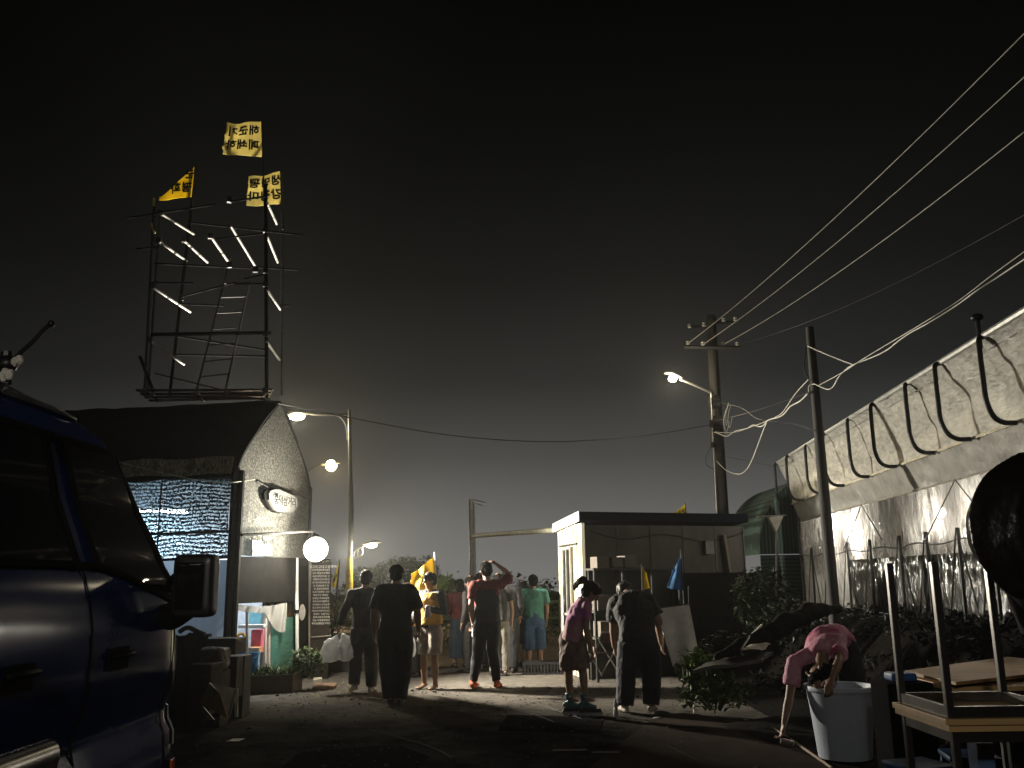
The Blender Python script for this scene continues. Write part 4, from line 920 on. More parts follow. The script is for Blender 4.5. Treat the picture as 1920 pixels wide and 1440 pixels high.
# ------------------------------------------------------------------ far side: railing, hedge, trees
rl = thing('railing', 'low pale green railing across the far edge of the yard', 'railing', (0, 21, 0))
RG = mat('green_rail', (.25, .32, .16), .5); b = B()
for z in (.98, .62): tube(b, [V((-5, 21, z)), V((3, 21, z))], .035, 8)
obj('rail', b, RG, rl, True); b = B()
for k in range(9): tube(b, [V((-5 + k, 21, 0)), V((-5 + k, 21, 1.0))], .03, 6)
obj('post', b, RG, rl, True)
b = B(); random.seed(4)
for k in range(60): leaves(b, (-5 + 8 * k / 60 + random.uniform(-.1, .1), 21.9 + random.uniform(-.3, .3), .42), (.4, .3, .42 + .1 * random.random()), 90, .12)
o = obj('hedge', b, LEAFB); o['kind'] = 'stuff'
def tree(label, c, h, cw, n, m=LEAF, seed=1):
    random.seed(seed); T = thing('tree', label, 'tree', (c[0], c[1], 0), 'trees beyond the yard'); b = B(); p = V((c[0], c[1], 0))
    tube(b, spline([p, p + V((.1, 0, h * .3)), p + V((-.05, 0, h * .65))], 5), [.14] * 5 + [.09] * 5 + [.06], 8)
    cs = []
    for k in range(9):
        a = random.uniform(0, 6.28); q = p + V((math.cos(a) * cw * random.uniform(.2, .75), math.sin(a) * cw * .6, h * random.uniform(.45, .95))); cs.append(q)
        tube(b, spline([p + V((0, 0, h * random.uniform(.3, .6))), p.lerp(q, .6) + V((0, 0, q.z * .25)), q], 4), [.05] * 4 + [.03] * 4 + [.012], 6)
    obj('trunk', b, BARK, T, True); b = B()
    for q in cs: leaves(b, q, (cw * .38, cw * .38, h * .13), n, .16)
    obj('crown', b, m, T); return T
tree('tree with uneven crown rising behind the man in the vest', (at(785, 1080, 36).x, 36), 2.6, 1.1, 260, seed=2)
tree('spreading tree behind the two men walking away', (at(715, 1090, 38).x, 38), 2.1, 1.5, 200, seed=5)
tree('low tree just right of the street lamp', (at(680, 1090, 40).x, 40), 1.9, 1.2, 200, seed=8)
tree('small bushy tree left of the cabin', (at(1040, 1130, 30).x, 30), 1.25, 1.3, 260, LEAFB, seed=11)
tree('pale green low tree behind the red-sweatered woman', (at(835, 1110, 33).x, 33), 1.6, .8, 220, LEAFB, seed=13)
random.seed(21); b = B()
for k in range(120):
    x = -26 + k * .5; leaves(b, (x, 62 + random.uniform(-2, 2), .6), (1.2, 1, 1.0 + .6 * random.random()), 40, .4)
o = obj('distant_bushes', b, LEAFD); o['kind'] = 'stuff'
# ------------------------------------------------------------------ van
VX = -1.50   # right flank
vn = thing('van', 'dark blue van parked at the left, seen along its flank to the front', 'van', (VX - .85, 2, 0))
PAINT = mat('dark_blue_paint', (.010, .024, .105), .13, 0, var=.2, vs=2, coat=0, spec=.35)
GLASS = mat('dark_window', (.006, .006, .009), .04, 0, var=.1, spec=.2)
RUB = mat('black_trim', (.005, .005, .005), .45, spec=.25)
CHR = mat('steel_trim', (.42, .41, .38), .25, .9, var=.3, vs=5)
# flank x offset by height and front y by height
LV = [(.28, .06, 4.18), (.36, .01, 4.24), (.5, -.01, 4.29), (.64, -.01, 4.30), (.78, 0, 4.30), (.88, .005, 4.30), (.93, .03, 4.29), (1.0, .03, 4.28), (1.06, .0, 4.275), (1.16, -.015, 4.26), (1.26, -.018, 4.24), (1.36, -.012, 4.225), (1.44, .0, 4.215), (1.52, .018, 4.20), (1.57, .045, 4.185), (1.66, .075, 4.15), (1.8, .13, 4.08), (1.96, .165, 3.97), (2.08, .20, 3.80), (2.15, .235, 3.55), (2.2, .30, 3.25), (2.23, .42, 3.0), (2.25, .6, 2.6)]
def flank(z):
    for a, b in zip(LV, LV[1:]):
        if a[0] <= z <= b[0]:
            t = (z - a[0]) / (b[0] - a[0]); return a[1] + (b[1] - a[1]) * t, a[2] + (b[2] - a[2]) * t
    return LV[-1][1:]
b = B(); rings = []
XC = VX - .85; YR = -.6
for z, o_, yf in LV:
    hw = .85 - o_; rc = .16 if z < 2.0 else .1; ring = []
    for (cx, cy, a0) in ((XC + hw - rc, yf - rc, 0), (XC - hw + rc, yf - rc, 90), (XC - hw + rc, YR + rc, 180), (XC + hw - rc, YR + rc, 270)):
        for k in range(9):
            a = rad(a0 + 90 * k / 8); ring.append(b.verts.new((cx + rc * math.cos(a), cy + rc * math.sin(a), z)))
    rings.append(ring)
for r0, r1 in zip(rings, rings[1:]):
    for k in range(36): b.faces.new((r0[k], r0[(k + 1) % 36], r1[(k + 1) % 36], r1[k]))
b.faces.new(rings[0][::-1]); b.faces.new(rings[-1])
b.normal_update()
bmesh.ops.recalc_face_normals(b, faces=b.faces[:])
bmesh.ops.subdivide_edges(b, edges=[e for e in b.edges if abs(e.verts[0].co.y - e.verts[1].co.y) > 1.5], cuts=40, use_grid_fill=False)
for v in b.verts:
    if v.co.x > VX - .5 and 0 < v.co.y < 4.2: v.co.x += .006 * noise.noise(V((v.co.y * 2.2, v.co.z * 3.5, 3))) + .002 * noise.noise(V((v.co.y * 7, v.co.z * 7, 5)))
body = obj('body', b, PAINT, vn)
body.data.polygons.foreach_set('use_smooth', [True] * len(body.data.polygons))
def side(y, z, o=.004):
    off, yf = flank(z); x = VX - off
    rc = .16 if z < 2.0 else .1
    d = y - (yf - rc)
    if d > 0:
        d = min(d, rc * .98); x -= rc - math.sqrt(max(0, rc * rc - d * d))
    return V((x + o, y, z))
def patch(name, outline_f, nu, nv, m, o=.005, parent=vn, th=.006):
    return obj(name, grid(lambda u, v: side(*outline_f(u, v), o), nu, nv, th), m, parent, True)
# window glass patches: (bottom y range, top y range)
def quadwin(y0b, y1b, y0t, y1t, z0, z1):
    return lambda u, v: ((y0b + (y0t - y0b) * v) * (1 - u) + (y1b + (y1t - y1b) * v) * u, z0 + (z1 - z0) * v)
SEAL = mat('rubber_seal', (.004, .004, .004), .8, spec=.05)
def slwin(y0b, y1b, y0t, y1t, za, zb, z1):
    def f(u, v):
        zb_ = za + (zb - za) * u; return ((y0b + (y0t - y0b) * v) * (1 - u) + (y1b + (y1t - y1b) * v) * u, zb_ + (z1 - zb_) * v)
    return f
dw = patch('front_window', slwin(3.42, 4.06, 3.36, 3.80, 1.57, 1.44, 2.02), 16, 16, GLASS, .004)
patch('rear_window', quadwin(1.2, 3.22, 1.2, 3.17, 1.58, 2.02), 12, 12, GLASS, .004)
patch('window_seal', quadwin(3.385, 3.42, 3.325, 3.36, 1.55, 2.03), 2, 12, SEAL, .007)
patch('window_seal', quadwin(3.22, 3.245, 3.17, 3.195, 1.55, 2.03), 2, 12, SEAL, .007)
patch('window_seal', slwin(3.3, 4.09, 3.3, 4.09, 1.55, 1.41, 1.56) if False else (lambda u, v: (1.2 + 2.89 * u, (1.555 - max(0, (1.2 + 2.89 * u - 3.42)) * .21) + .022 * v)), 40, 2, SEAL, .007)
patch('window_seal', quadwin(4.06, 4.14, 3.80, 3.88, 1.42, 2.02), 3, 12, SEAL, .007)
patch('window_seal', quadwin(1.2, 3.86, 1.2, 3.80, 2.02, 2.045), 30, 2, SEAL, .007)
patch('rain_gutter', lambda u, v: (1.0 + 2.6 * u, 2.135 + .02 * v), 30, 2, CHR, .012)
# door gaps
patch('door_gap', quadwin(3.285, 3.30, 3.27, 3.285, .40, 1.325), 1, 20, INK, .002, th=.002)
patch('door_gap', quadwin(3.285, 3.295, 3.235, 3.245, 1.325, 2.02), 1, 10, INK, .002, th=.002)
patch('door_gap', quadwin(4.09, 4.10, 4.06, 4.07, .5, 1.33), 1, 16, INK, .002, th=.002)
# moulding rail
def rail_f(u, v):
    y = .6 + 2.55 * u; a = math.pi * v; s = side(y, .955 + .045 * math.cos(a) * -1, .0); s.x += .004 + .028 * math.sin(a); return s
obj('side_moulding', grid(rail_f, 30, 10, .003), CHR, vn, True)
def rail2_f(u, v):
    y = 3.33 + .7 * u; a = math.pi * v; s = side(y, .955 - .045 * math.cos(a), .0); s.x += .004 + .028 * math.sin(a); return s

# handles
for y in (3.42, 2.72):
    h = patch('handle_recess', quadwin(y, y + .17, y, y + .17, 1.19, 1.27), 6, 4, SEAL, .004)
    bb = B(); tube(bb, spline([side(y + .01, 1.24, .01), side(y + .04, 1.245, .035), side(y + .13, 1.245, .035), side(y + .16, 1.24, .01)], 5), [(.012, .018)] * 16, 8, side=(0, 0, 1)); obj('handle', bb, RUB, h, True)
# indicator, front lamp wrap
patch('side_indicator', quadwin(4.13, 4.19, 4.13, 4.19, .70, .76), 4, 4, mat('orange_lens', (.6, .10, .02), .2), .012)
patch('headlight', quadwin(4.17, 4.27, 4.18, 4.26, .82, .98), 6, 6, mat('lamp_glass', (.35, .35, .34), .08, .2), .008)
patch('bumper', quadwin(4.1, 4.29, 4.1, 4.29, .36, .62), 10, 6, RUB, .03, th=.03)
# badge-like curved highlight ridge stays in the body shape; windscreen
def ws(u, v):
    z = 1.42 + .52 * v; o_, yf = flank(z); return V((XC - (.85 - o_ - .17) + 2 * (.85 - o_ - .17) * u, yf + .006, z))
obj('windscreen', grid(ws, 8, 8, .006), GLASS, vn, True)
# mirror
mc = at(361, 1098, 3.85)
mr = obj('wing_mirror', remesh(box(B(), mc + V((0, .04, 0)), (.175, .11, .26), bev=.03), .009, 5), mat('mirror_shell', (.02, .02, .019), .35, spec=.5), vn, True)
obj('mirror_glass', remesh(box(B(), mc + V((-.005, -.022, .0)), (.115, .012, .19), bev=.004), .004, 3), mat('mirror', (.02, .02, .02), .08, .6), mr, True)
b = B(); tube(b, spline([mc + V((-.02, .04, -.09)), mc + V((-.10, .07, -.135)), mc + V((-.17, .1, -.12)), side(4.05, 1.38, .0)], 5), [(.035, .045)] * 16, 8); tube(b, spline([mc + V((-.05, .05, .08)), mc + V((-.12, .08, .02)), side(4.03, 1.47, .0)], 5), .016, 8)
obj('mirror_arm', b, RUB, mr, True)
# interior dashboard & seat seen as shapes
for y in (2.8, .9):
    pass
wh = B(); 
for y in (3.55, .6):
    w = obj('wheel', tube(B(), [V((VX - .24, y, .31)), V((VX - .03, y, .31))], .31, 28), RUB, vn, True); obj('rim', tube(B(), [V((VX - .06, y, .31)), V((VX - .015, y, .31))], [.19, .17], 24), CHR, w, True)
wh.free()
# roof rack clutter seen at left edge: wired clip and antenna
an = thing('roof_antenna', 'bent dark antenna with taped pale rags on the van roof edge', 'antenna', at(22, 715, 2.7))
b = B(); tube(b, spline([at(10, 690, 2.7), at(40, 660, 2.7), at(62, 640, 2.7), at(80, 620, 2.7), at(97, 606, 2.7)], 5), .006, 6); ball(b, at(96, 607, 2.7), .011, 2); tube(b, [at(12, 720, 2.7), at(12, 660, 2.7)], .016, 8); ball(b, at(12, 683, 2.7), (.035, .03, .03), 2)
obj('mast', b, BLACK, an, True)
RG_ = mat('pale_rag', (.55, .52, .44), .7, bump=.6)
for (x, y, sx_, sz_) in ((32, 678, .016, .018), (10, 702, .022, .022)):
    obj('rag', remesh(ball(B(), at(x, y, 2.68), (sx_, .012, sz_), 2), .004, 1, .008, 60), RG_, an, True)
b = B(); tube(b, [at(-2, 733, 2.68), at(14, 712, 2.7)], .01, 6); obj('bracket', b, BLACK, an, True)

# ------------------------------------------------------------------ clutter left
def G(px, py): return gnd(px, py)
cx_ = thing('cardboard_box', 'open brown cardboard box tipped over with a white inside flap, beside the van front', 'box', G(420, 1350))
KRAFT = mat('kraft_card', (.42, .27, .13), .7, var=.15)
dX = 9.3
b = B(); hexa(b, [at(374, 1318, dX), at(427, 1348, dX), at(412, 1300, dX), at(392, 1280, dX)], V((0, .02, 0))); obj('panel', b, KRAFT, cx_)
b = B(); hexa(b, [at(392, 1280, dX + .02), at(430, 1347, dX + .02), at(444, 1292, dX + .2), at(410, 1290, dX + .2)], V((0, .02, 0))); obj('inner_panel', b, mat('card_white', (.55, .52, .46), .6), cx_)
b = B(); hexa(b, [at(440, 1345, dX + .1), at(445, 1345, dX + .1), at(445, 1292, dX + .2), at(439, 1292, dX + .2)], V((0, .03, 0))); obj('edge', b, WHITE, cx_)
b = B(); hexa(b, [at(378, 1322, dX - .02), at(402, 1350, dX - .02), at(384, 1350, dX + .1), at(377, 1330, dX + .1)], V((0, .02, 0))); obj('flap', b, bpy.data.materials['card_white'], cx_)
pile = mat('dark_junk', (.022, .018, .014), .75, var=.5, vs=6, bump=.6)
for (x0, y0, x1, y1, d, m, nm, lb, ct) in (
    (388, 1197, 446, 1228, 10.4, mat('junk1', (.03, .03, .03), .6), 'box', 'black box on top of the pile by the hut corner', 'box'),
    (366, 1216, 418, 1260, 9.9, mat('junk2', (.14, .12, .10), .7), 'sack', 'dull grey bulging sack with light top on the pile', 'sack'),
    (352, 1245, 400, 1342, 9.6, pile, 'crate', 'dark brown crate at the foot of the pile near the van', 'crate'),
    (395, 1232, 445, 1310, 10.5, pile, 'crate', 'dark crate against the hut corner under the black box', 'crate')):
    a = at(x0, y1, d); c = at(x1, y0, d)
    if nm == 'sack': me = remesh(box(B(), ((a.x + c.x) / 2, d + .15, (a.z + c.z) / 2), (c.x - a.x, .3, c.z - a.z), bev=.05), .015, 8, .025, 9)
    else: me = box(B(), ((a.x + c.x) / 2, d + .15, (a.z + c.z) / 2), (c.x - a.x, .3, c.z - a.z), rz=random.uniform(-.15, .15), bev=.01)
    if nm != 'sack' and y1 > 1300: 
        bmesh.ops.translate(me, verts=me.verts, vec=(0, 0, 0))
    tag(obj(nm, me, m), lb, ct)
# support the stack down to the ground
for (x, d, h, w_) in ((378, 9.95, None, .34), (420, 10.6, None, .36)):
    zt = at(x, 1262 if x < 400 else 1232, d).z; xx = at(x, 1262, d).x
    b = box(B(), (xx, d + .3, zt / 2), (w_, .3, zt), bev=.01); tag(obj('carton', b, pile), 'dark carton %s the pile beside the hut' % ('at the front of' if x < 400 else 'at the back of'), 'carton')
def heap(u, v):
    p = at(330 + 62 * u, 1190 + 5 * math.sin(u * 9), 10.8); z = p.z * v; return V((p.x, 10.8 - .4 * (1 - v), z + .04 * noise.noise(V((u * 9, v * 4, 0)))))
tag(obj('black_tarp', grid(heap, 30, 14, .01), BLACK, smooth=True), 'black tarp heap under the misty sheet of the hut', 'tarp')
b = B(); p = at(352, 1185, 10.9); tube(b, spline([p + V((-.1, 0, .0)), p + V((0, 0, .05)), p + V((.12, 0, .0)), p + V((.2, 0, -.03))], 5), .03, 6); tube(b, [p + V((-.16, 0, -.06)), p + V((.28, 0, -.04))], .02, 6)
tag(obj('hose', b, DKMET, smooth=True), 'dark coiled hose lying on the black tarp', 'hose')
# planter
pn = thing('planter', 'long dark planter box full of grassy leaves under the hut doorway', 'planter', G(500, 1300))
pa, pb_ = G(452, 1305), G(548, 1300)
q = pb_ - pa; b = B(); hexa(b, [pa, pb_, pb_ + V((.06, .32, 0)), pa + V((-.02, .32, 0))], .25); obj('trough', b, mat('trough_brown', (.06, .045, .03), .7), pn)
b = B(); random.seed(9)
for k in range(260):
    t = random.random(); p = pa.lerp(pb_, .15 + .85 * t) + V((0, random.uniform(.04, .28), .24)); dv = V((random.gauss(0, .5), random.gauss(0, .4), 1)).normalized(); L = random.uniform(.10, .26)
    s_, u_ = frame(dv); e = p + dv * L + V((dv.x * .1, 0, -.03)); vv = [b.verts.new(p - s_ * .007), b.verts.new(p + s_ * .007), b.verts.new(p.lerp(e, .5) + s_ * .011), b.verts.new(e), b.verts.new(p.lerp(e, .5) - s_ * .011)]; b.faces.new(vv)
obj('leaves', b, LEAF, pn)
plant('leafy_plant', 'low leafy plant in the dark right of the planter', at(578, 1240, 13.4), (.28, .2, .2), 360, .08, LEAF)
plant('leafy_plant', 'tall thin plant below the small yellow flag', at(628, 1175, 15.4), (.10, .1, .42), 220, .07, LEAF)
# kerb step / bench behind man with bags
b = B(); hexa(b, [G(590, 1262), G(735, 1258), G(735, 1250), G(590, 1252)], .22); tag(obj('low_bench', b, mat('dark_bench', (.04, .035, .03), .7)), 'low dark bench behind the man carrying bags', 'bench')
# debris & weeds on ground left
random.seed(33); b = B()
for k in range(120):
    p = G(random.uniform(585, 668), random.uniform(1283, 1312)); L = random.uniform(.03, .12); a = random.uniform(0, 3.14); dv = V((math.cos(a), math.sin(a) * .4, random.uniform(.1, .7))); s_, u_ = frame(dv)
    e = p + dv * L; b.faces.new([b.verts.new(p - s_ * .006 + V((0, 0, .012))), b.verts.new(p + s_ * .006 + V((0, 0, .012))), b.verts.new(e)])
o = obj('dry_grass', b, mat('straw', (.35, .3, .16), .8)); o['kind'] = 'stuff'
b = B(); hexa(b, [G(585, 1296) + V((0, 0, .02)), G(628, 1293) + V((0, 0, .02)), G(632, 1287) + V((0, 0, .02)), G(592, 1287) + V((0, 0, .02))], .03); tag(obj('broken_plank', b, mat('plank_red', (.22, .13, .08), .8)), 'short broken reddish plank in the grass by the road edge', 'plank')
b = B(); hexa(b, [G(587, 1283) + V((0, 0, .01)), G(604, 1281) + V((0, 0, .01)), G(603, 1277) + V((0, 0, .01)), G(588, 1278) + V((0, 0, .01))], .05); tag(obj('stone', b, mat('pale_stone', (.5, .45, .36), .9)), 'pale stone block at the left road edge', 'stone')
for (x0, y0, x1, y1, lb) in ((424, 1394, 456, 1389, 'small white paper scrap on the dark road near the van'), (1110, 1416, 1160, 1413, 'thin pale litter strip on the road at the bottom centre'), (1035, 1412, 1100, 1409, 'faint flat litter strip left of the bottom centre strip')):
    b = B(); a, c = G(x0, y0), G(x1, y1); hexa(b, [a + V((0, 0, .016)), V((c.x, a.y, .016)), c + V((.01, .02, .016)), V((a.x + .02, c.y + .02, .016))], .003); tag(obj('paper_scrap', b, mat('paper', (.45, .42, .36), .8) if x0 < 500 else bpy.data.materials['junk2']), lb, 'litter')
# cracks / ruts as thin tar lines
b = B()
for pts in ([(690, 1370), (800, 1400), (850, 1425)], [(940, 1325), (1010, 1345), (1040, 1357)], [(1000, 1318), (1090, 1350)], [(1250, 1400), (1300, 1425), (1330, 1440)]):
    tube(b, spline([G(*p) + V((0, 0, .010)) for p in pts], 6), (.008), 4)
tag(obj('road_crack', b, mat('tar', (.02, .018, .016), .9)), 'dark tar seams crossing the road surface', 'crack'); bpy.data.objects['road_crack']['kind'] = 'structure'
for k_ in ('label', 'category'): del bpy.data.objects['road_crack'][k_]
b = B(); tube(b, spline([gnd(1395, 1350, .03), gnd(1440, 1362, .03), gnd(1480, 1385, .03), gnd(1560, 1440, .03)], 6), .012, 6); tag(obj('edging', b, mat('edge_tan', (.22, .15, .09), .7)), 'thin edging strip between the red-brown paving and the dark bank', 'edging')

# bottle & litter by bending adult
bt = thing('bottle', 'clear plastic bottle standing on the road by the bending adult', 'bottle', G(1155, 1346)); g0 = G(1155, 1346)
obj('body', lathe(B(), g0, [(.024, 0), (.027, .01), (.027, .10), (.024, .105), (.027, .11), (.026, .14), (.012, .17), (.012, .185)], 14), mat('pet', (.35, .36, .35), .15, spec=.8), bt, True); obj('cap', tube(B(), [g0 + V((0, 0, .185)), g0 + V((0, 0, .2))], .014, 10), WHITE, bt, True)
b = B(); g0 = G(1232, 1349); ball(b, g0 + V((0, 0, .014)), (.045, .03, .012), 2); tag(obj('crushed_cup', b, mat('cupw', (.4, .38, .34), .6)), 'crushed pale cup on the road right of the bending adult', 'litter')

# ------------------------------------------------------------------ bin
bc = gnd(1586, 1429); bc.z = .03
bn = thing('bin', 'tall grey-white plastic bin at the foot of the tables', 'bin', bc)
zt = at(1580, 1284, bc.y).z; H_ = zt - bc.z; r0, r1 = .21, .266
BG = mat('bin_grey', (.38, .425, .49), .55, var=.12, vs=5, stretch=(1, 1, .25), bump=.15)
obj('body', lathe(B(), bc, [(r0 * .9, 0), (r0, .01), (r0 + (r1 - r0) * .5, H_ * .5), (r1, H_ * .93), (r1 + .025, H_ * .935), (r1 + .028, H_ * .97), (r1 + .022, H_), (r1 - .002, H_), (r1 - .012, H_ * .93), (r0 - .008, .02)], 48), BG, bn, True)
h = B()
box(h, bc + V((r1 + .035, 0, H_ * .88)), (.035, .09, .03), bev=.008); obj('handle', h, BG, bn)
b = B(); a = at(1648, 1325, 7.42); c = at(1656, 1372, 7.42); tag(obj('white_bag', remesh(box(B(), a.lerp(c, .5), (.06, .05, .22), bev=.015), .008, 4, .012, 18), POLY, smooth=True), 'white plastic bag hanging between the bin and the table', 'bag')

# ------------------------------------------------------------------ tables
LEG = mat('steel_leg', (.22, .21, .20), .28, .95, var=.2)
TZ = .755
def table(name, label, x, y, z, up=True, s=.62, grp=None):
    T = thing(name, label, 'table', (x, y, z), grp)
    if up:
        obj('tabletop', box(B(), (x, y, z + TZ - .014), (s, s, .028), bev=.003), WOOD, T)
        zz = (z, z + TZ - .03)
        fr = z + TZ - .055
    else:
        obj('tabletop', box(B(), (x, y, z + .014), (s, s, .028), bev=.003), WOOD, T)
        zz = (z + .03, z + TZ); fr = z + .055
    b = B()
    for sy in (-1, 1): box(b, (x, y + sy * (s / 2 - .04), fr), (s - .08, .025, .05))
    for sx_ in (-1, 1): box(b, (x + sx_ * (s / 2 - .04), y, fr), (.025, s - .10, .05))
    obj('apron', b, LEG, T)
    for sx_ in (-1, 1):
        for sy in (-1, 1): obj('leg', box(B(), (x + sx_ * (s / 2 - .04), y + sy * (s / 2 - .04), (zz[0] + zz[1]) / 2), (.034, .034, zz[1] - zz[0]), bev=.003), LEG, T)
    return T
X0, Y0t = 2.32, 4.80
table('table', 'square wood-edged table standing upright under the upturned one', X0 + .02, Y0t + .02, .04, True)
table('table', 'upturned square table with its four legs in the air', X0, Y0t, .04 + TZ + .004, False)
# second table + plywood behind
table('table', 'square table behind, carrying the plywood sheet', 3.05, 6.3, .04, True, .62)
pa = [at(1697, 1263, 5.9), at(1790, 1286, 5.35), at(1985, 1258, 5.4), at(1880, 1236, 6.5)]
zz_ = .82
pa = [V((q.x, q.y, zz_)) for q in [gnd(1697, 1263, zz_), gnd(1793, 1285, zz_), gnd(2060, 1255, zz_), gnd(1890, 1236, zz_)]]
b = B(); hexa(b, pa, .02); tag(obj('plywood_sheet', b, PLY), 'tan plywood sheet lying behind the upturned table', 'board')
BLS = mat('stool_blue', (.012, .06, .17), .4)
def stool(label, c, s=.28, h=.42, tilt=0, m=BLS):
    T = thing('stool', label, 'stool', c, 'blue plastic stools by the tables'); c = V(c)
    obj('seat', box(B(), c + V((0, 0, h)), (s, s, .035), rz=tilt, bev=.014), m, T, True)
    for a in range(4):
        q = Matrix.Rotation(tilt + math.pi / 4 + a * math.pi / 2, 3, 'Z') @ V((s * .6, 0, 0)); obj('leg', tube(B(), [c + q * 1.15, c + q * .95 + V((0, 0, h - .01))], [.022, .018], 6), m, T)
stool('blue plastic stool under the near table, left', (2.22, 5.35, .04), tilt=.3)
stool('blue plastic stool under the near table, further right', (2.62, 5.6, .04), tilt=-.2)
q = gnd(1688, 1268, .83); tag(obj('tray', box(B(), q, (.17, .14, .05), bev=.015), mat('tray_blue', (.02, .10, .30), .5)), 'small blue plastic tray at the left end of the plywood sheet', 'tray')
b = box(B(), (q.x, q.y, .405), (.3, .3, .79), bev=.01); tag(obj('carton', b, mat('soot_box', (.006, .006, .006), .95, spec=.05)), 'tall black box holding up the small blue tray behind the bin', 'box')
# card box with logo under the table
d_ = 5.0
kc = thing('snack_box', 'small blue and white printed box under the table edge', 'box', at(1850, 1440, d_))
a = at(1836, 1450, d_); c = at(1862, 1393, d_); b = box(B(), ((a.x + c.x) / 2, d_ + .05, (a.z + c.z) / 2), (c.x - a.x, .1, c.z - a.z), bev=.003); obj('body', b, mat('print_blue', (.12, .2, .38), .5), kc)
a = at(1833, 1414, d_ - .004); c = at(1862, 1393, d_ - .004); b = box(B(), ((a.x + c.x) / 2, d_ - .003, (a.z + c.z) / 2), (c.x - a.x, .004, c.z - a.z)); lab = obj('printed_label', b, mat('label_grey', (.35, .34, .33), .5), kc)
cc = at(1848, 1403, d_ - .008); b = B(); lettering(b, 'Pilly', lambda x, y, z: cc + V((x, -z, y)), .028, .001); obj('lettering', b, INK, lab)
b = B(); tube(b, [V((3.02, 6.0, 1.0)), V((3.02, 6.0, 1.06))], .03, 10); 
b.free()
# covered round fan on stand
fc_ = at(1962, 990, 4.9); R0 = .415
fn_ = thing('covered_fan', 'big round stand fan wrapped in black plastic at the right edge', 'fan', (fc_.x, 4.9, .05))
b = B(); tube(b, [fc_ + V((0, -.12, 0)), fc_ + V((0, 0, 0)), fc_ + V((0, .14, 0))], [(R0 * .86, R0 * .86), (R0, R0), (R0 * .8, R0 * .8)], 48, round_=True)
CRK = mat('crinkled_black_plastic', (.014, .012, .011), .22, var=.4, bump=1.5, bs=6, spec=.6)
obj('cover', remesh(b, .014, 4, .012, 4), CRK, fn_, True)
b = B(); tube(b, [V((fc_.x, 5.0, .08)), V((fc_.x, 5.0, fc_.z - .3))], .03, 10); tube(b, [V((fc_.x - .02, 4.98, fc_.z - .55)), V((fc_.x - .02, 4.95, fc_.z - .3))], [.13, .2], 16); obj('stand', b, BLACK, fn_, True)
obj('foot', lathe(B(), (fc_.x, 5.0, .05), [(.24, 0), (.24, .02), (.06, .06)], 24), BLACK, fn_, True)
# stacked chairs / dark shapes right side in the bank: black chair behind
b = B(); tag(obj('black_sheeting', grid(lambda u, v: V((gxw(4 + 7.5 * u) + .36 - .06 * math.sin(v * 3), 4 + 7.5 * u, .55 + .58 * v + .02 * noise.noise(V((u * 30, v * 4, 0))))), 60, 8, .006), INK, smooth=True), 'black plastic skirting along the foot of the greenhouse', 'sheeting')
b.free()

# loose grit on the road and weeds on the bank
random.seed(77); b = B()
for k in range(1500):
    y = random.uniform(4.5, 13.5); x = random.uniform(-3.2, 2.2); r = random.uniform(.004, .014) * (1 if random.random() < .95 else 2.2)
    M_ = Matrix.Translation((x, y, .012 + r * .3)) @ Matrix.Rotation(random.uniform(0, 3), 4, 'Z') @ Matrix.Diagonal((r * random.uniform(.8, 1.6), r, r * .6, 1))
    bmesh.ops.create_icosphere(b, subdivisions=1, radius=1, matrix=M_)
o = obj('gravel', b, mat('grit', (.055, .05, .042), .9, var=.4, vs=40)); o['kind'] = 'stuff'
b = B()
for k in range(150):
    y = random.uniform(5.5, 13.5); foot = 4.55 + .02 * (y - 12); x = random.uniform(foot - 1.25, foot + .1); kk = max(0, min(1, (x - (foot - 1.1)) / 1.0)); z = .03 + .92 * kk * kk * (3 - 2 * kk)
    if x < 3.15 and y < 9: continue
    leaves(b, (x, y, z + .06), (.16, .16, .10), 26, .09, droop=-.4)
o = obj('bank_weeds', b, mat('leaf_black_green', (.006, .008, .004), .6, var=.5, spec=.15)); o['kind'] = 'stuff'
b = B(); b.faces.new([b.verts.new((x, y, .0135)) for x, y in ((-1.9, 7.2), (-.9, 7.0), (-.75, 8.3), (-1.1, 8.9), (-1.95, 8.6))]); struct(obj('road_patch', b, mat('newer_asphalt', (.015, .015, .015), .95, bump=.8, bs=160, spec=0)))
b = B(); b.faces.new([b.verts.new((x, y, .0135)) for x, y in ((-.2, 9.6), (.8, 9.4), (.95, 10.4), (-.1, 10.7))]); struct(obj('road_patch', b, bpy.data.materials['newer_asphalt']))
# ------------------------------------------------------------------ people
SKIN = mat('skin', (.26, .15, .10), .55, var=.08); SKIND = mat('skin_tan', (.20, .115, .07), .55, var=.08)
HAIR = mat('black_hair', (.006, .005, .0045), .8, var=.4, vs=60, stretch=(1, 1, .2), bump=.3, bs=120, spec=.04)
GREYH = mat('grey_hair', (.03, .027, .022), .6, var=.4, vs=60)
def cl(name, c, **k): return mat(name, c, .85, var=.3, vs=7, bump=.8, bs=22, **k)
def xf(P, loc, hd, s):
    M = Matrix.Translation(loc) @ Matrix.Rotation(rad(hd), 4, 'Z') @ Matrix.Scale(s, 4)
    return {k: M @ V(v) for k, v in P.items()}
BASE = dict(pel=(0, 0, .93), wai=(0, .01, 1.08), che=(0, .0, 1.27), top=(0, -.01, 1.40), nek=(0, 0, 1.46), head=(0, .02, 1.585), face=(0, 1, 1.56),
            sL=(-.185, 0, 1.385), sR=(.185, 0, 1.385), eL=(-.235, -.02, 1.11), eR=(.235, -.02, 1.11), wL=(-.235, .05, .87), wR=(.235, .05, .87),
            hL=(-.09, 0, .90), hR=(.09, 0, .90), kL=(-.10, .02, .48), kR=(.10, .02, .48), aL=(-.10, -.02, .075), aR=(.10, -.02, .075),
            tL=(-.11, .17, .03), tR=(.11, .17, .03))
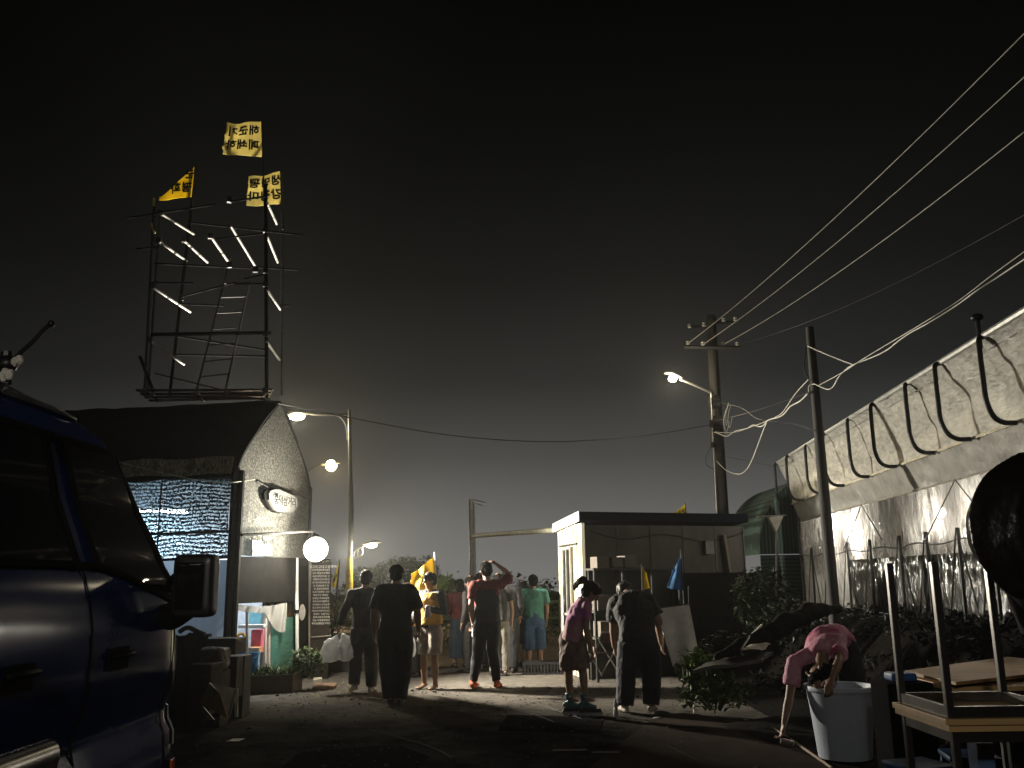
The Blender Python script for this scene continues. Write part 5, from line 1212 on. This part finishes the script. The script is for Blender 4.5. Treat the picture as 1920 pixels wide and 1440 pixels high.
def hand(b, e, w, s, curl=.5, thumb=None):
    d = (w - e).normalized(); sd = frame(d)[0] if abs(d.z) < .95 else V((0, 1, 0)); sd = (sd - d * sd.dot(d)).normalized()
    if thumb is not None: sd = (V(thumb) - d * V(thumb).dot(d)).normalized()
    nr = d.cross(sd)
    tube(b, [w, w + d * .035 * s, w + d * .085 * s], [(.026 * s, .020 * s), (.038 * s, .018 * s), (.040 * s, .016 * s)], 10, side=sd, round_=True)
    for k in range(4):
        o_ = sd * (.030 - .020 * k) * s; L = [.068, .078, .072, .056][k] * s; p = w + d * .085 * s + o_; c1 = curl * (.8 + .12 * k)
        q1 = p + (d * math.cos(c1 * .6) + nr * math.sin(c1 * .6)) * L * .5; q2 = q1 + (d * math.cos(c1 * 1.6) + nr * math.sin(c1 * 1.6)) * L * .5
        tube(b, [p, q1, q2], [.0092 * s, .0085 * s, .0075 * s], 8, round_=True)
    p = w + d * .025 * s + sd * .034 * s; q = p + (d * .6 + sd * .7 + nr * .25).normalized() * .035 * s; q2 = q + (d * .9 + sd * .15 + nr * .3).normalized() * .03 * s
    tube(b, [p, q, q2], [.013 * s, .011 * s, .009 * s], 8, round_=True)
def person(label, loc, hd, h, pose={}, top='tee', topm=None, bot='trousers', botm=None, shoe=None, hair=HAIR, hairlen=0, skin=SKIN, build=1.0, sleeve=.5, botlen=None, curl=(.5, .5), world=None, extra=None, group='people gathered in the yard'):
    if world: P = {k: V(v) for k, v in world.items()}; s = 1.0
    else:
        P0 = dict(BASE); P0.update(pose); s = h / 1.70; P = xf(P0, loc, hd, s)
    T = thing('person', label, 'person', V((loc[0], loc[1], 0)), group)
    S = (P['sR'] - P['sL']).normalized(); Hs = (P['hR'] - P['hL']).normalized(); k = s * build
    # body
    b = B()
    tube(b, [P['pel'], P['wai'], P['che'], P['che'].lerp(P['top'], .75)], [(.145 * k, .10 * k), (.130 * k, .09 * k), (.155 * k, .105 * k), (.11 * k, .075 * k)], 16, side=S, round_=True)
    tube(b, [P['top'], P['nek'], P['head'] - (P['head'] - P['nek']) * .1], [.06 * s, .055 * s, .055 * s], 12, round_=True)
    for q in 'LR': tube(b, [P['top'] - (P['nek'] - P['top']) * .5, P['s' + q]], [.055 * k, .055 * k], 10, round_=True)
    ud = (P['head'] - P['nek']).normalized(); fd_ = (P['face'] - P['head']); fd_ = (fd_ - ud * fd_.dot(ud)).normalized(); sx_ = fd_.cross(ud).normalized()
    hc = P['head']
    tube(b, [hc - ud * .085 * s + fd_ * .02 * s, hc - ud * .04 * s + fd_ * .012 * s, hc + ud * .02 * s, hc + ud * .07 * s - fd_ * .005 * s], [(.045 * s, .055 * s), (.062 * s, .078 * s), (.075 * s, .093 * s), (.062 * s, .078 * s)], 16, side=sx_, round_=True)
    tube(b, [hc + fd_ * .088 * s + ud * .015 * s, hc + fd_ * .112 * s - ud * .022 * s], [.010 * s, .015 * s], 8, round_=True)
    tube(b, [hc + fd_ * .078 * s - ud * .052 * s - sx_ * .02 * s, hc + fd_ * .078 * s - ud * .052 * s + sx_ * .02 * s], .009 * s, 8, round_=True)
    for q in (-1, 1): ball(b, hc + sx_ * q * .078 * s - ud * .01 * s, (.012 * s, .018 * s, .03 * s), 2)
    for q in 'LR':
        tube(b, [P['s' + q], P['s' + q].lerp(P['e' + q], .4), P['e' + q], P['e' + q].lerp(P['w' + q], .35), P['w' + q]], [.052 * k, .047 * k, .039 * k, .040 * k, .026 * k], 12, round_=True)
        hand(b, P['e' + q], P['w' + q], s, curl[0 if q == 'L' else 1], P.get('th' + q, None) - P['w' + q] if ('th' + q) in P else None)
        tube(b, [P['h' + q], P['h' + q].lerp(P['k' + q], .4), P['k' + q], P['k' + q].lerp(P['a' + q], .35), P['a' + q]], [.085 * k, .078 * k, .055 * k, .056 * k, .036 * k], 12, round_=True)
        tube(b, [P['a' + q] - (P['t' + q] - P['a' + q]) * .2 - V((0, 0, .02 * s)), P['a' + q].lerp(P['t' + q], .6) - V((0, 0, .015 * s)), P['t' + q]], [(.03 * s, .03 * s), (.040 * s, .025 * s), (.036 * s, .016 * s)], 10, side=V((P['t' + q] - P['a' + q]).cross(V((0, 0, 1)))), round_=True)
    obj('body', remesh(b, .0085, 3), skin, T, True)
    # eyes
    b = B()
    for q in (-1, 1): ball(b, hc + fd_ * .086 * s + sx_ * q * .031 * s + ud * .008 * s, .011 * s, 2)
    obj('eyes', b, INK, T, True)
    # hair
    b = B()
    def ell(c, a, f, u):
        r_ = Matrix((sx_, fd_, ud)).transposed().to_4x4(); bmesh.ops.create_icosphere(b, subdivisions=3, radius=1, matrix=Matrix.Translation(c) @ r_ @ Matrix.Diagonal((a * s, f * s, u * s, 1)))
    ell(hc + ud * .035 * s - fd_ * .014 * s, .091, .103, .085); ell(hc - ud * .015 * s - fd_ * .040 * s, .082, .070, .085); ell(hc + ud * .05 * s + fd_ * .02 * s, .075, .082, .062)
    if hairlen:
        tube(b, [hc + ud * .05 * s - fd_ * .03 * s, hc - ud * .06 * s - fd_ * .05 * s, hc - ud * hairlen * s - fd_ * .055 * s], [(.085 * s, .07 * s), (.092 * s, .06 * s), (.075 * s, .035 * s)], 14, side=sx_, round_=True)
    obj('hair', remesh(b, .010, 2, .012, 28), hair, T, True)
    # top
    if topm:
        g = .018 * s
        b = B(); lo = P['pel'] - (P['wai'] - P['pel']) * .25
        tube(b, [lo, P['pel'], P['wai'], P['che'], P['top'], P['top'].lerp(P['nek'], .55)], [(.155 * k + g, .11 * k + g), (.160 * k + g, .115 * k + g), (.15 * k + g, .105 * k + g), (.168 * k + g, .115 * k + g), (.13 * k + g, .085 * k + g), (.056 * s + g, .056 * s + g)], 18, side=S)
        for q in 'LR': tube(b, [P['top'] - (P['nek'] - P['top']) * .25, P['s' + q] - (P['nek'] - P['top']) * .1], [.075 * k, .074 * k], 12, round_=True)
        for q in 'LR':
            a, e, w_ = P['s' + q], P['e' + q], P['w' + q]
            if top == 'vest': continue
            if top == 'long': tube(b, [a - (e - a) * .05, a.lerp(e, .5), e, e.lerp(w_, .5), e.lerp(w_, .92)], [.072 * k, .064 * k, .058 * k, .05 * k, .044 * k], 12, round_=False)
            else: tube(b, [a - (e - a) * .05, a.lerp(e, sleeve * .5), a.lerp(e, sleeve)], [.074 * k, .073 * k, .078 * k], 12)
        obj('shirt' if top != 'long' else 'jacket', remesh(b, .012, 2, .017 * s, 8), topm, T, True)
    if botm:
        b = B(); g = .02 * s
        if bot == 'skirt':
            L = botlen or .45; a = P['pel'].lerp(P['wai'], .5); m_ = (P['kL'] + P['kR']) * .5; hem = P['pel'].lerp(m_, 1) ; hem = P['pel'] + (m_ - P['pel']) * (L / .45)
            tube(b, [a, P['pel'], P['pel'].lerp(hem, .5), hem], [(.15 * k, .11 * k), (.18 * k, .14 * k), (.20 * k, .165 * k), (.215 * k, .18 * k)], 24, side=Hs)
            me = remesh(b, .012, 2, .016 * s, 11)
        else:
            tube(b, [P['pel'] - (P['wai'] - P['pel']) * .5, P['pel'], P['pel'].lerp(P['wai'], .45)], [(.14 * k + g, .10 * k + g), (.155 * k + g, .112 * k + g), (.142 * k + g, .10 * k + g)], 16, side=Hs, round_=True)
            for q in 'LR':
                a, kn, an_ = P['h' + q], P['k' + q], P['a' + q]
                if bot == 'trousers': tube(b, [a, a.lerp(kn, .4), kn, kn.lerp(an_, .5), kn.lerp(an_, .98)], [.110 * k, .108 * k, .092 * k, .084 * k, .076 * k], 12)
                elif bot == 'slim': tube(b, [a, a.lerp(kn, .4), kn, kn.lerp(an_, .4), kn.lerp(an_, .95)], [.106 * k, .100 * k, .078 * k, .074 * k, .056 * k], 12)
                else: tube(b, [a, a.lerp(kn, .5), kn.lerp(a, -.05 if botlen is None else botlen)], [.108 * k, .11 * k, .11 * k], 14)
            me = remesh(b, .012, 2, .013 * s, 7)
        obj('skirt' if bot == 'skirt' else ('shorts' if bot == 'shorts' else 'trousers'), me, botm, T, True)
    if shoe:
        for q in 'LR':
            b = B(); a, t = P['a' + q], P['t' + q]; f_ = (t - a); f_.z = 0; f_.normalize(); gz = min(a.z, t.z) 
            bs_ = V((a.x, a.y, max(.012, a.z - .045 * s))) ; dn = t.z - a.z + .045 * s
            heel = a - f_ * .06 * s + V((0, 0, -.035 * s)); toe = t + f_ * .055 * s
            tube(b, [heel, a + V((0, 0, -.03 * s)), a.lerp(t, .6) + V((0, 0, -.005 * s)), t, toe], [(.034 * s, .034 * s), (.042 * s, .042 * s), (.048 * s, .034 * s), (.046 * s, .026 * s), (.030 * s, .018 * s)], 12, side=f_.cross(V((0, 0, 1))), round_=True)
            tube(b, [a + V((0, 0, -.03 * s)), a + V((0, 0, .035 * s))], [.045 * s, .046 * s], 12)
            obj('shoe', remesh(b, .009, 3), shoe, T, True)
    return T, P, s
DK1 = cl('black_jersey', (.014, .014, .015)); DK2 = cl('charcoal_cloth', (.016, .015, .0145)); DK3 = cl('black_denim', (.008, .008, .010))
def gp2(px, py): q = gnd(px, py); return V((q.x, q.y, 0))
WALK = dict(kL=(-.10, .12, .50), aL=(-.10, .16, .09), tL=(-.11, .33, .05), kR=(.10, .0, .49), aR=(.10, -.16, .10), tR=(.11, -.02, .03))
def merge(*a):
    r = {}
    for x in a: r.update(x)
    return r
# man with bags
T1, P1, s1 = person('man in dark clothes walking away with white bags, left of the group', gp2(682, 1300), 4, 1.64,
    merge(WALK, dict(eL=(-.30, -.04, 1.15), wL=(-.36, .02, .93), eR=(.26, -.03, 1.12), wR=(.30, .06, .93), aL=(-.13, -.02, .12), kL=(-.13, .10, .50), tL=(-.19, .12, .04), aR=(.10, .0, .08), tR=(.12, .17, .03))),
    'long', DK2, 'trousers', cl('grey_trousers', (.05, .047, .042)), cl('pale_shoe', (.42, .38, .32)), build=1.08, curl=(1.3, .6))
wl = P1['wL']
for k, (dx, dz, sx_, lb) in enumerate(((-.10, -.30, .15, 'white plastic carrier bag, the outer of two carried by the walking man'), (.09, -.29, .17, 'white plastic carrier bag, the inner of two carried by the walking man'))):
    T = thing('carrier_bag', lb, 'bag', wl + V((dx, 0, dz - .1)), 'carrier bags in one hand')
    c = wl + V((dx, -.02 + .05 * k, dz)); b = B(); tube(b, [c + V((0, 0, -.12)), c + V((0, 0, -.04)), c + V((0, 0, .06)), c + V((-dx * .6, 0, .16))], [(sx_ * .8, .07), (sx_, .09), (sx_ * .8, .07), (.03, .02)], 16, side=(1, 0, 0), round_=True)
    obj('bag', remesh(b, .011, 2, .03, 9), POLY, T, True)
    obj('handles', tube(B(), [c + V((-dx * .5, 0, .14)), wl + V((.01 * k, 0, -.09))], .008, 6), POLY, T, True)
# central man
T2, P2, s2_ = person('broad man in black shirt and loose black trousers walking away, nearest of the group', gp2(740, 1324), 0, 1.69,
    merge(dict(kL=(-.10, .04, .49), aL=(-.05, .0, .09), tL=(-.06, .15, .04), kR=(.10, .10, .50), aR=(.06, .02, .08), tR=(.07, .18, .04), eR=(.27, -.02, 1.13), eL=(-.27, -.02, 1.13), wL=(-.28, .06, .88), wR=(.28, .08, .90))),
    'tee', DK1, 'trousers', DK3, cl('dark_shoe', (.025, .022, .02)), skin=SKIND, build=1.2, sleeve=.9)
person('dark-haired man in a black top seen between the central man and the yellow flag', gp2(762, 1262), 10, 1.66, {}, 'tee', DK1, 'trousers', DK3, DK1, build=.95)
person('long-haired woman in an orange top behind the man in the vest', gp2(781, 1270), 60, 1.5, {}, 'tee', cl('orange_top', (.5, .22, .05)), 'trousers', DK2, DK2, hairlen=.2, build=.9)
# yellow vest
VEST = cl('yellow_vest', (.42, .24, .03))
T5, P5, s5 = person('man in a mustard vest over black sleeves and grey shorts, holding something at his chest', gp2(806, 1293), 150, 1.60,
    dict(face=(.4, 1, 1.45), eL=(-.27, .02, 1.12), wL=(-.10, .22, 1.18), eR=(.26, -.02, 1.12), wR=(.28, .12, .92), aL=(-.12, .03, .075), aR=(.12, -.03, .075)),
    'long', DK1, 'shorts', cl('grey_shorts', (.22, .19, .16)), None, skin=SKIND, build=1.0, botlen=.06, curl=(1.2, 1.0))
b = B(); k = s5 * 1.06; S5 = (P5['sR'] - P5['sL']).normalized(); g = .034
lo = P5['pel'] + (P5['wai'] - P5['pel']) * .1
tube(b, [lo, P5['wai'], P5['che'], P5['top'], P5['top'].lerp(P5['nek'], .3)], [(.165 * k + g, .12 * k + g), (.155 * k + g, .108 * k + g), (.172 * k + g, .115 * k + g), (.15 * k + g, .09 * k + g), (.07 * k + g, .06 * k + g)], 18, side=S5)
obj('vest', remesh(b, .013, 3, .012, 9), VEST, T5, True)
T = thing('wrapped_snack', 'small pale crumpled pack held at the chest by the man in the vest', 'pack', P5['wL'])
obj('pack', remesh(box(B(), P5['wL'] + V((.02, -.08, -.04)), (.08, .05, .17), bev=.015), .008, 2, .012, 22), mat('silver_wrap', (.45, .42, .5), .3, .3), T, True)
T = thing('carrier_bag', 'white carrier bag hanging by the leg of the man in the vest', 'bag', P5['wR'] + V((0, 0, -.35)))
c = P5['wR'] + V((0, .0, -.27)); b = B(); tube(b, [c + V((0, 0, -.12)), c, c + V((0, 0, .14))], [(.07, .06), (.08, .06), (.03, .02)], 14, side=(1, 0, 0), round_=True); obj('bag', remesh(b, .01, 2, .02, 11), POLY, T, True)
# red sweater woman
person('woman in a red sweater and long blue skirt, back to the camera', gp2(862, 1253), 15, 1.50, dict(wL=(-.12, .12, 1.0), wR=(.12, .12, 1.0), eL=(-.23, -.03, 1.1), eR=(.23, -.03, 1.1)), 'long', cl('red_sweater', (.10, .012, .010)), 'skirt', cl('denim_skirt', (.03, .045, .07)), DK1, hairlen=.12, botlen=.72, build=.98)
person('person in black with glimpses of face turned left, left of the red-shirted man', gp2(884, 1262), 60, 1.55, {}, 'long', DK2, 'trousers', DK2, DK2, build=.9)
person('person half hidden behind the red-shirted man, only the hair showing', gp2(900, 1254), -10, 1.60, {}, 'tee', cl('grey_tee', (.2, .2, .2)), 'trousers', DK2, DK2, build=.9)
# man hand on head
T8, P8, s8 = person('man in a red-shouldered dark shirt, one hand on his head, orange shoes', gp2(915, 1291), 14, 1.74,
    dict(sR=(.20, .0, 1.40), eR=(.37, .05, 1.50), wR=(.15, .0, 1.66), eL=(-.24, -.03, 1.12), wL=(-.20, .06, .88), kL=(-.13, .03, .49), aL=(-.20, .02, .08), tL=(-.13, .16, .035), kR=(.08, .06, .49), aR=(.12, -.02, .08), tR=(.19, .12, .03), head=(-.01, .03, 1.585)),
    'tee', cl('red_shirt', (.16, .016, .013)), 'slim', DK3, cl('orange_shoe', (.6, .10, .03)), hair=HAIR, skin=SKIN, build=1.0, sleeve=.75, curl=(1.2, .9))
b = B(); k = s8 * 1.02; S8 = (P8['sR'] - P8['sL']).normalized(); g = .028
tube(b, [P8['pel'] - V((0, 0, .05)), P8['pel'], P8['wai'], P8['che'], P8['che'].lerp(P8['top'], .6)], [(.158 * k + g, .115 * k + g)] * 2 + [(.15 * k + g, .108 * k + g), (.155 * k + g, .118 * k + g), (.09 * k + g, .09 * k + g)], 18, side=S8)
obj('dark_back_panel', remesh(b, .013, 3, .01, 9), DK1, T8, True)
T = thing('phone', 'pale phone in the lowered left hand of the red-shirted man', 'phone', P8['wL'] + V((0, 0, -.15))); obj('case', box(B(), P8['wL'] + V((.01, -.01, -.13)), (.025, .07, .14), rz=.3, bev=.008), mat('phone_grey', (.45, .45, .42), .3), T)
# tall dark person and cream trousers person
person('tall person in a long dark top and wide black trousers, right of the red-shirted man', gp2(952, 1262), -8, 1.62, dict(eR=(.24, .0, 1.12), wR=(.20, .12, .95)), 'long', DK1, 'trousers', DK3, DK1, hairlen=.05, build=1.15)
person('person in pale trousers standing behind the red-shirted man', gp2(936, 1268), 10, 1.58, dict(kL=(-.06, .02, .48)), 'tee', DK2, 'trousers', cl('cream_trousers', (.13, .12, .10)), DK2, build=.85)
# teal
person('person in a teal shirt and blue shorts, seen from behind', gp2(1003, 1258), 6, 1.56, dict(eL=(-.23, .06, 1.12), wL=(-.14, .22, 1.08), eR=(.24, -.01, 1.12)), 'tee', cl('teal_shirt', (.06, .19, .16)), 'shorts', cl('blue_shorts', (.025, .06, .13)), DK1, build=1.08, sleeve=.8, botlen=-.25)
person('person with dark hair just left of the teal shirt', gp2(984, 1250), 40, 1.45, {}, 'tee', DK2, 'shorts', DK3, DK2, build=.85)
# skater girl
gK = gp2(1088, 1343)
SK_ = mat('tie_dye', (.42, .10, .40), .85, c2=(.40, .30, .12), vs=4.5)
def pk(px, py, d): return at(px, py, d)
dk = gK.y
W = dict(pel=pk(1073, 1196, dk), wai=pk(1077, 1172, dk), che=pk(1087, 1146, dk), top=pk(1096, 1130, dk), nek=pk(1101, 1120, dk - .02), head=pk(1108, 1110, dk - .02), face=pk(1140, 1160, dk),
         sL=pk(1086, 1133, dk + .13), sR=pk(1100, 1138, dk - .13), eL=pk(1097, 1172, dk + .18), eR=pk(1099, 1182, dk - .15), wL=pk(1112, 1212, dk + .12), wR=pk(1108, 1217, dk - .10),
         hL=pk(1062, 1205, dk + .05), hR=pk(1082, 1205, dk - .05), kL=pk(1066, 1262, dk + .03), kR=pk(1093, 1262, dk - .03), aL=pk(1068, 1304, dk + .05), aR=pk(1097, 1304, dk - .05), tL=pk(1083, 1313, dk + .05), tR=pk(1113, 1313, dk - .05))
T, Pk, _ = person('girl in a tie-dye shirt, brown skirt and teal roller skates, bending forward', gK, 0, 1.5, world=W, top='tee', topm=SK_, bot='skirt', botm=cl('brown_skirt', (.16, .105, .09)), shoe=None, botlen=.40, build=.86, hairlen=0, sleeve=.55, curl=(.9, .9))
b = B(); hq = Pk['head'] - (Pk['face'] - Pk['head']).normalized() * .07 + V((0, 0, .06)); 
for k_ in range(5): tube(b, spline([hq, hq + V((-.06 - .02 * k_, .02 * k_ - .04, .05 - .02 * k_)), hq + V((-.10 - .01 * k_, .03 * k_ - .06, -.02 - .02 * k_))], 4), [.02] * 8 + [.008], 8, round_=False)
obj('ponytail', remesh(b, .01, 1, .008, 20), HAIR, T, True)
TEAL = mat('skate_teal', (.05, .14, .155), .4, var=.3)
for q in 'LR':
    a, t = W['a' + q], W['t' + q]; f_ = (t - a); f_.z = 0; f_.normalize()
    SKT = thing('roller_skate', 'teal inline skate on the %s foot of the bending girl' % ('left, further' if q == 'L' else 'right, nearer'), 'skate', V((a.x, a.y, .0)), 'pair of inline skates')
    b = B(); an = V((a.x, a.y, .19)); tube(b, [an + V((0, 0, -.07)) - f_ * .05, an + V((0, 0, -.075)), an - V((0, 0, .08)) + f_ * .06, an - V((0, 0, .085)) + f_ * .11], [(.036, .032), (.040, .042), (.040, .032), (.028, .02)], 12, side=f_.cross(V((0, 0, 1))), round_=True); tube(b, [an - V((0, 0, .06)), an + V((0, 0, .055)) - f_ * .01], [.043, .046], 14)
    obj('boot', remesh(b, .009, 3), TEAL, SKT, True)
    b = B(); box(b, an - V((0, 0, .125)) + f_ * .05, (.24, .025, .04), rz=math.atan2(f_.y, f_.x)); obj('chassis', b, BLACK, SKT)
    for k_ in range(4):
        c = V((an.x, an.y, .038)) + f_ * (-.05 + .068 * k_); sdv = f_.cross(V((0, 0, 1))); obj('wheel', tube(B(), [c - sdv * .012, c + sdv * .012], .036, 16), mat('skate_wheel', (.25, .25, .25), .3) if 'skate_wheel' not in bpy.data.materials else bpy.data.materials['skate_wheel'], SKT, True)
    b = B(); ball(b, an + V((0, -.055, .02)), .012, 2); ball(b, an + V((-.03, -.05, -.03)), .010, 2); obj('buckle', b, GALV, SKT, True)
# bending adult
gL = gp2(1198, 1338); dl = gL.y
WL = dict(pel=pk(1196, 1198, dl), wai=pk(1193, 1172, dl + .05), che=pk(1187, 1140, dl + .12), top=pk(1182, 1120, dl + .18), nek=pk(1178, 1112, dl + .25), head=pk(1172, 1108, dl + .36), face=pk(1168, 1180, dl + .7),
          sL=pk(1154, 1130, dl + .2), sR=pk(1214, 1126, dl + .16), eL=pk(1150, 1170, dl + .35), eR=pk(1234, 1162, dl + .12), wL=pk(1152, 1212, dl + .42), wR=pk(1240, 1205, dl + .15),
          hL=pk(1180, 1205, dl), hR=pk(1212, 1205, dl), kL=pk(1174, 1268, dl + .02), kR=pk(1222, 1268, dl + .03), aL=pk(1172, 1326, dl - .02), aR=pk(1222, 1330, dl - .02), tL=pk(1165, 1334, dl - .16), tR=pk(1228, 1338, dl - .18))
for q in 'LR': WL['t' + q] = V((WL['a' + q].x + (-.03 if q == 'L' else .05), WL['a' + q].y + .15, .035)); WL['a' + q].z = .09
person('adult in dark clothes and pale shoes leaning forward beside the skater', gL, 0, 1.7, world=WL, top='tee', topm=DK2, bot='trousers', botm=cl('navy_trousers', (.012, .013, .019)), shoe=cl('white_shoe', (.42, .38, .32)), hair=GREYH, build=1.28, sleeve=.8, skin=SKIND, hairlen=.03)
# pink shirt
dp = 8.05
WP = dict(pel=V((2.95, 8.62, .86)), wai=V((2.83, 8.42, .95)), che=V((2.68, 8.18, .93)), top=V((2.59, 8.0, .87)), nek=V((2.55, 7.88, .80)), head=V((2.50, 7.78, .69)), face=V((2.2, 7.6, .4)),
          sL=at(1572, 1205, 8.0), sR=at(1490, 1243, 8.02), eL=at(1573, 1240, 7.75), eR=at(1480, 1308, 8.0), wL=at(1560, 1272, 7.62), wR=at(1470, 1358, 7.95),
          hL=V((3.04, 8.62, .84)), hR=V((2.86, 8.66, .84)), kL=V((3.06, 8.5, .45)), kR=V((2.78, 8.52, .45)), aL=V((3.08, 8.62, .09)), aR=V((2.76, 8.64, .09)), tL=V((3.06, 8.46, .04)), tR=V((2.70, 8.5, .04)))
PINK = mat('pink_tie_dye', (.66, .34, .43), .8, c2=(.38, .05, .13), vs=4.5, bump=.3, bs=30)
PINK.node_tree.nodes['Color Ramp'].color_ramp.elements[0].position = .36; PINK.node_tree.nodes['Color Ramp'].color_ramp.elements[1].position = .60
T, Pp, _ = person('person in a pink tie-dye shirt bent double over the bin, one hand near the ground', V((2.9, 8.5, 0)), 180, 1.65, world=WP, top='tee', topm=PINK, bot='trousers', botm=DK3, shoe=DK1, sleeve=.65, build=.92, curl=(.6, .9), hairlen=.04)
T = thing('can', 'small shiny metal can held by the person in pink just above the ground', 'can', at(1472, 1396, 7.95)); c = at(1474, 1391, 7.93)
obj('can_body', tube(B(), [c + V((-.045, 0, .01)), c + V((.05, -.01, -.01))], .024, 16), mat('tin', (.6, .58, .52), .2, .9), T, True); obj('lid', tube(B(), [c + V((.05, -.01, -.01)), c + V((.056, -.01, -.011))], .021, 16), WHITE, T, True)

# ------------------------------------------------------------------ fill lamp added behind the viewer (lights tables, bin and van flank)
yl = thing('added_fill_lamp', 'added fill lamp on a post behind the viewpoint, outside the picture', 'lamp', (-.5, -2.8, 0))
obj('post', tube(B(), [V((-.5, -2.8, 0)), V((-.5, -2.8, 3.6))], .05, 10), GALV, yl, True)  # post of the added fill lamp
obj('lamp_head', head(V((-.5, -2.6, 3.6)), (0, 1, 0)), GALV, yl, True); obj('lens', lens(V((-.5, -2.6, 3.58))), GL, yl, True)  # head and lens of the added fill lamp
point('added_fill_light', (-.5, -2.5, 3.3), 210, (1, .95, .88), .15, yl)
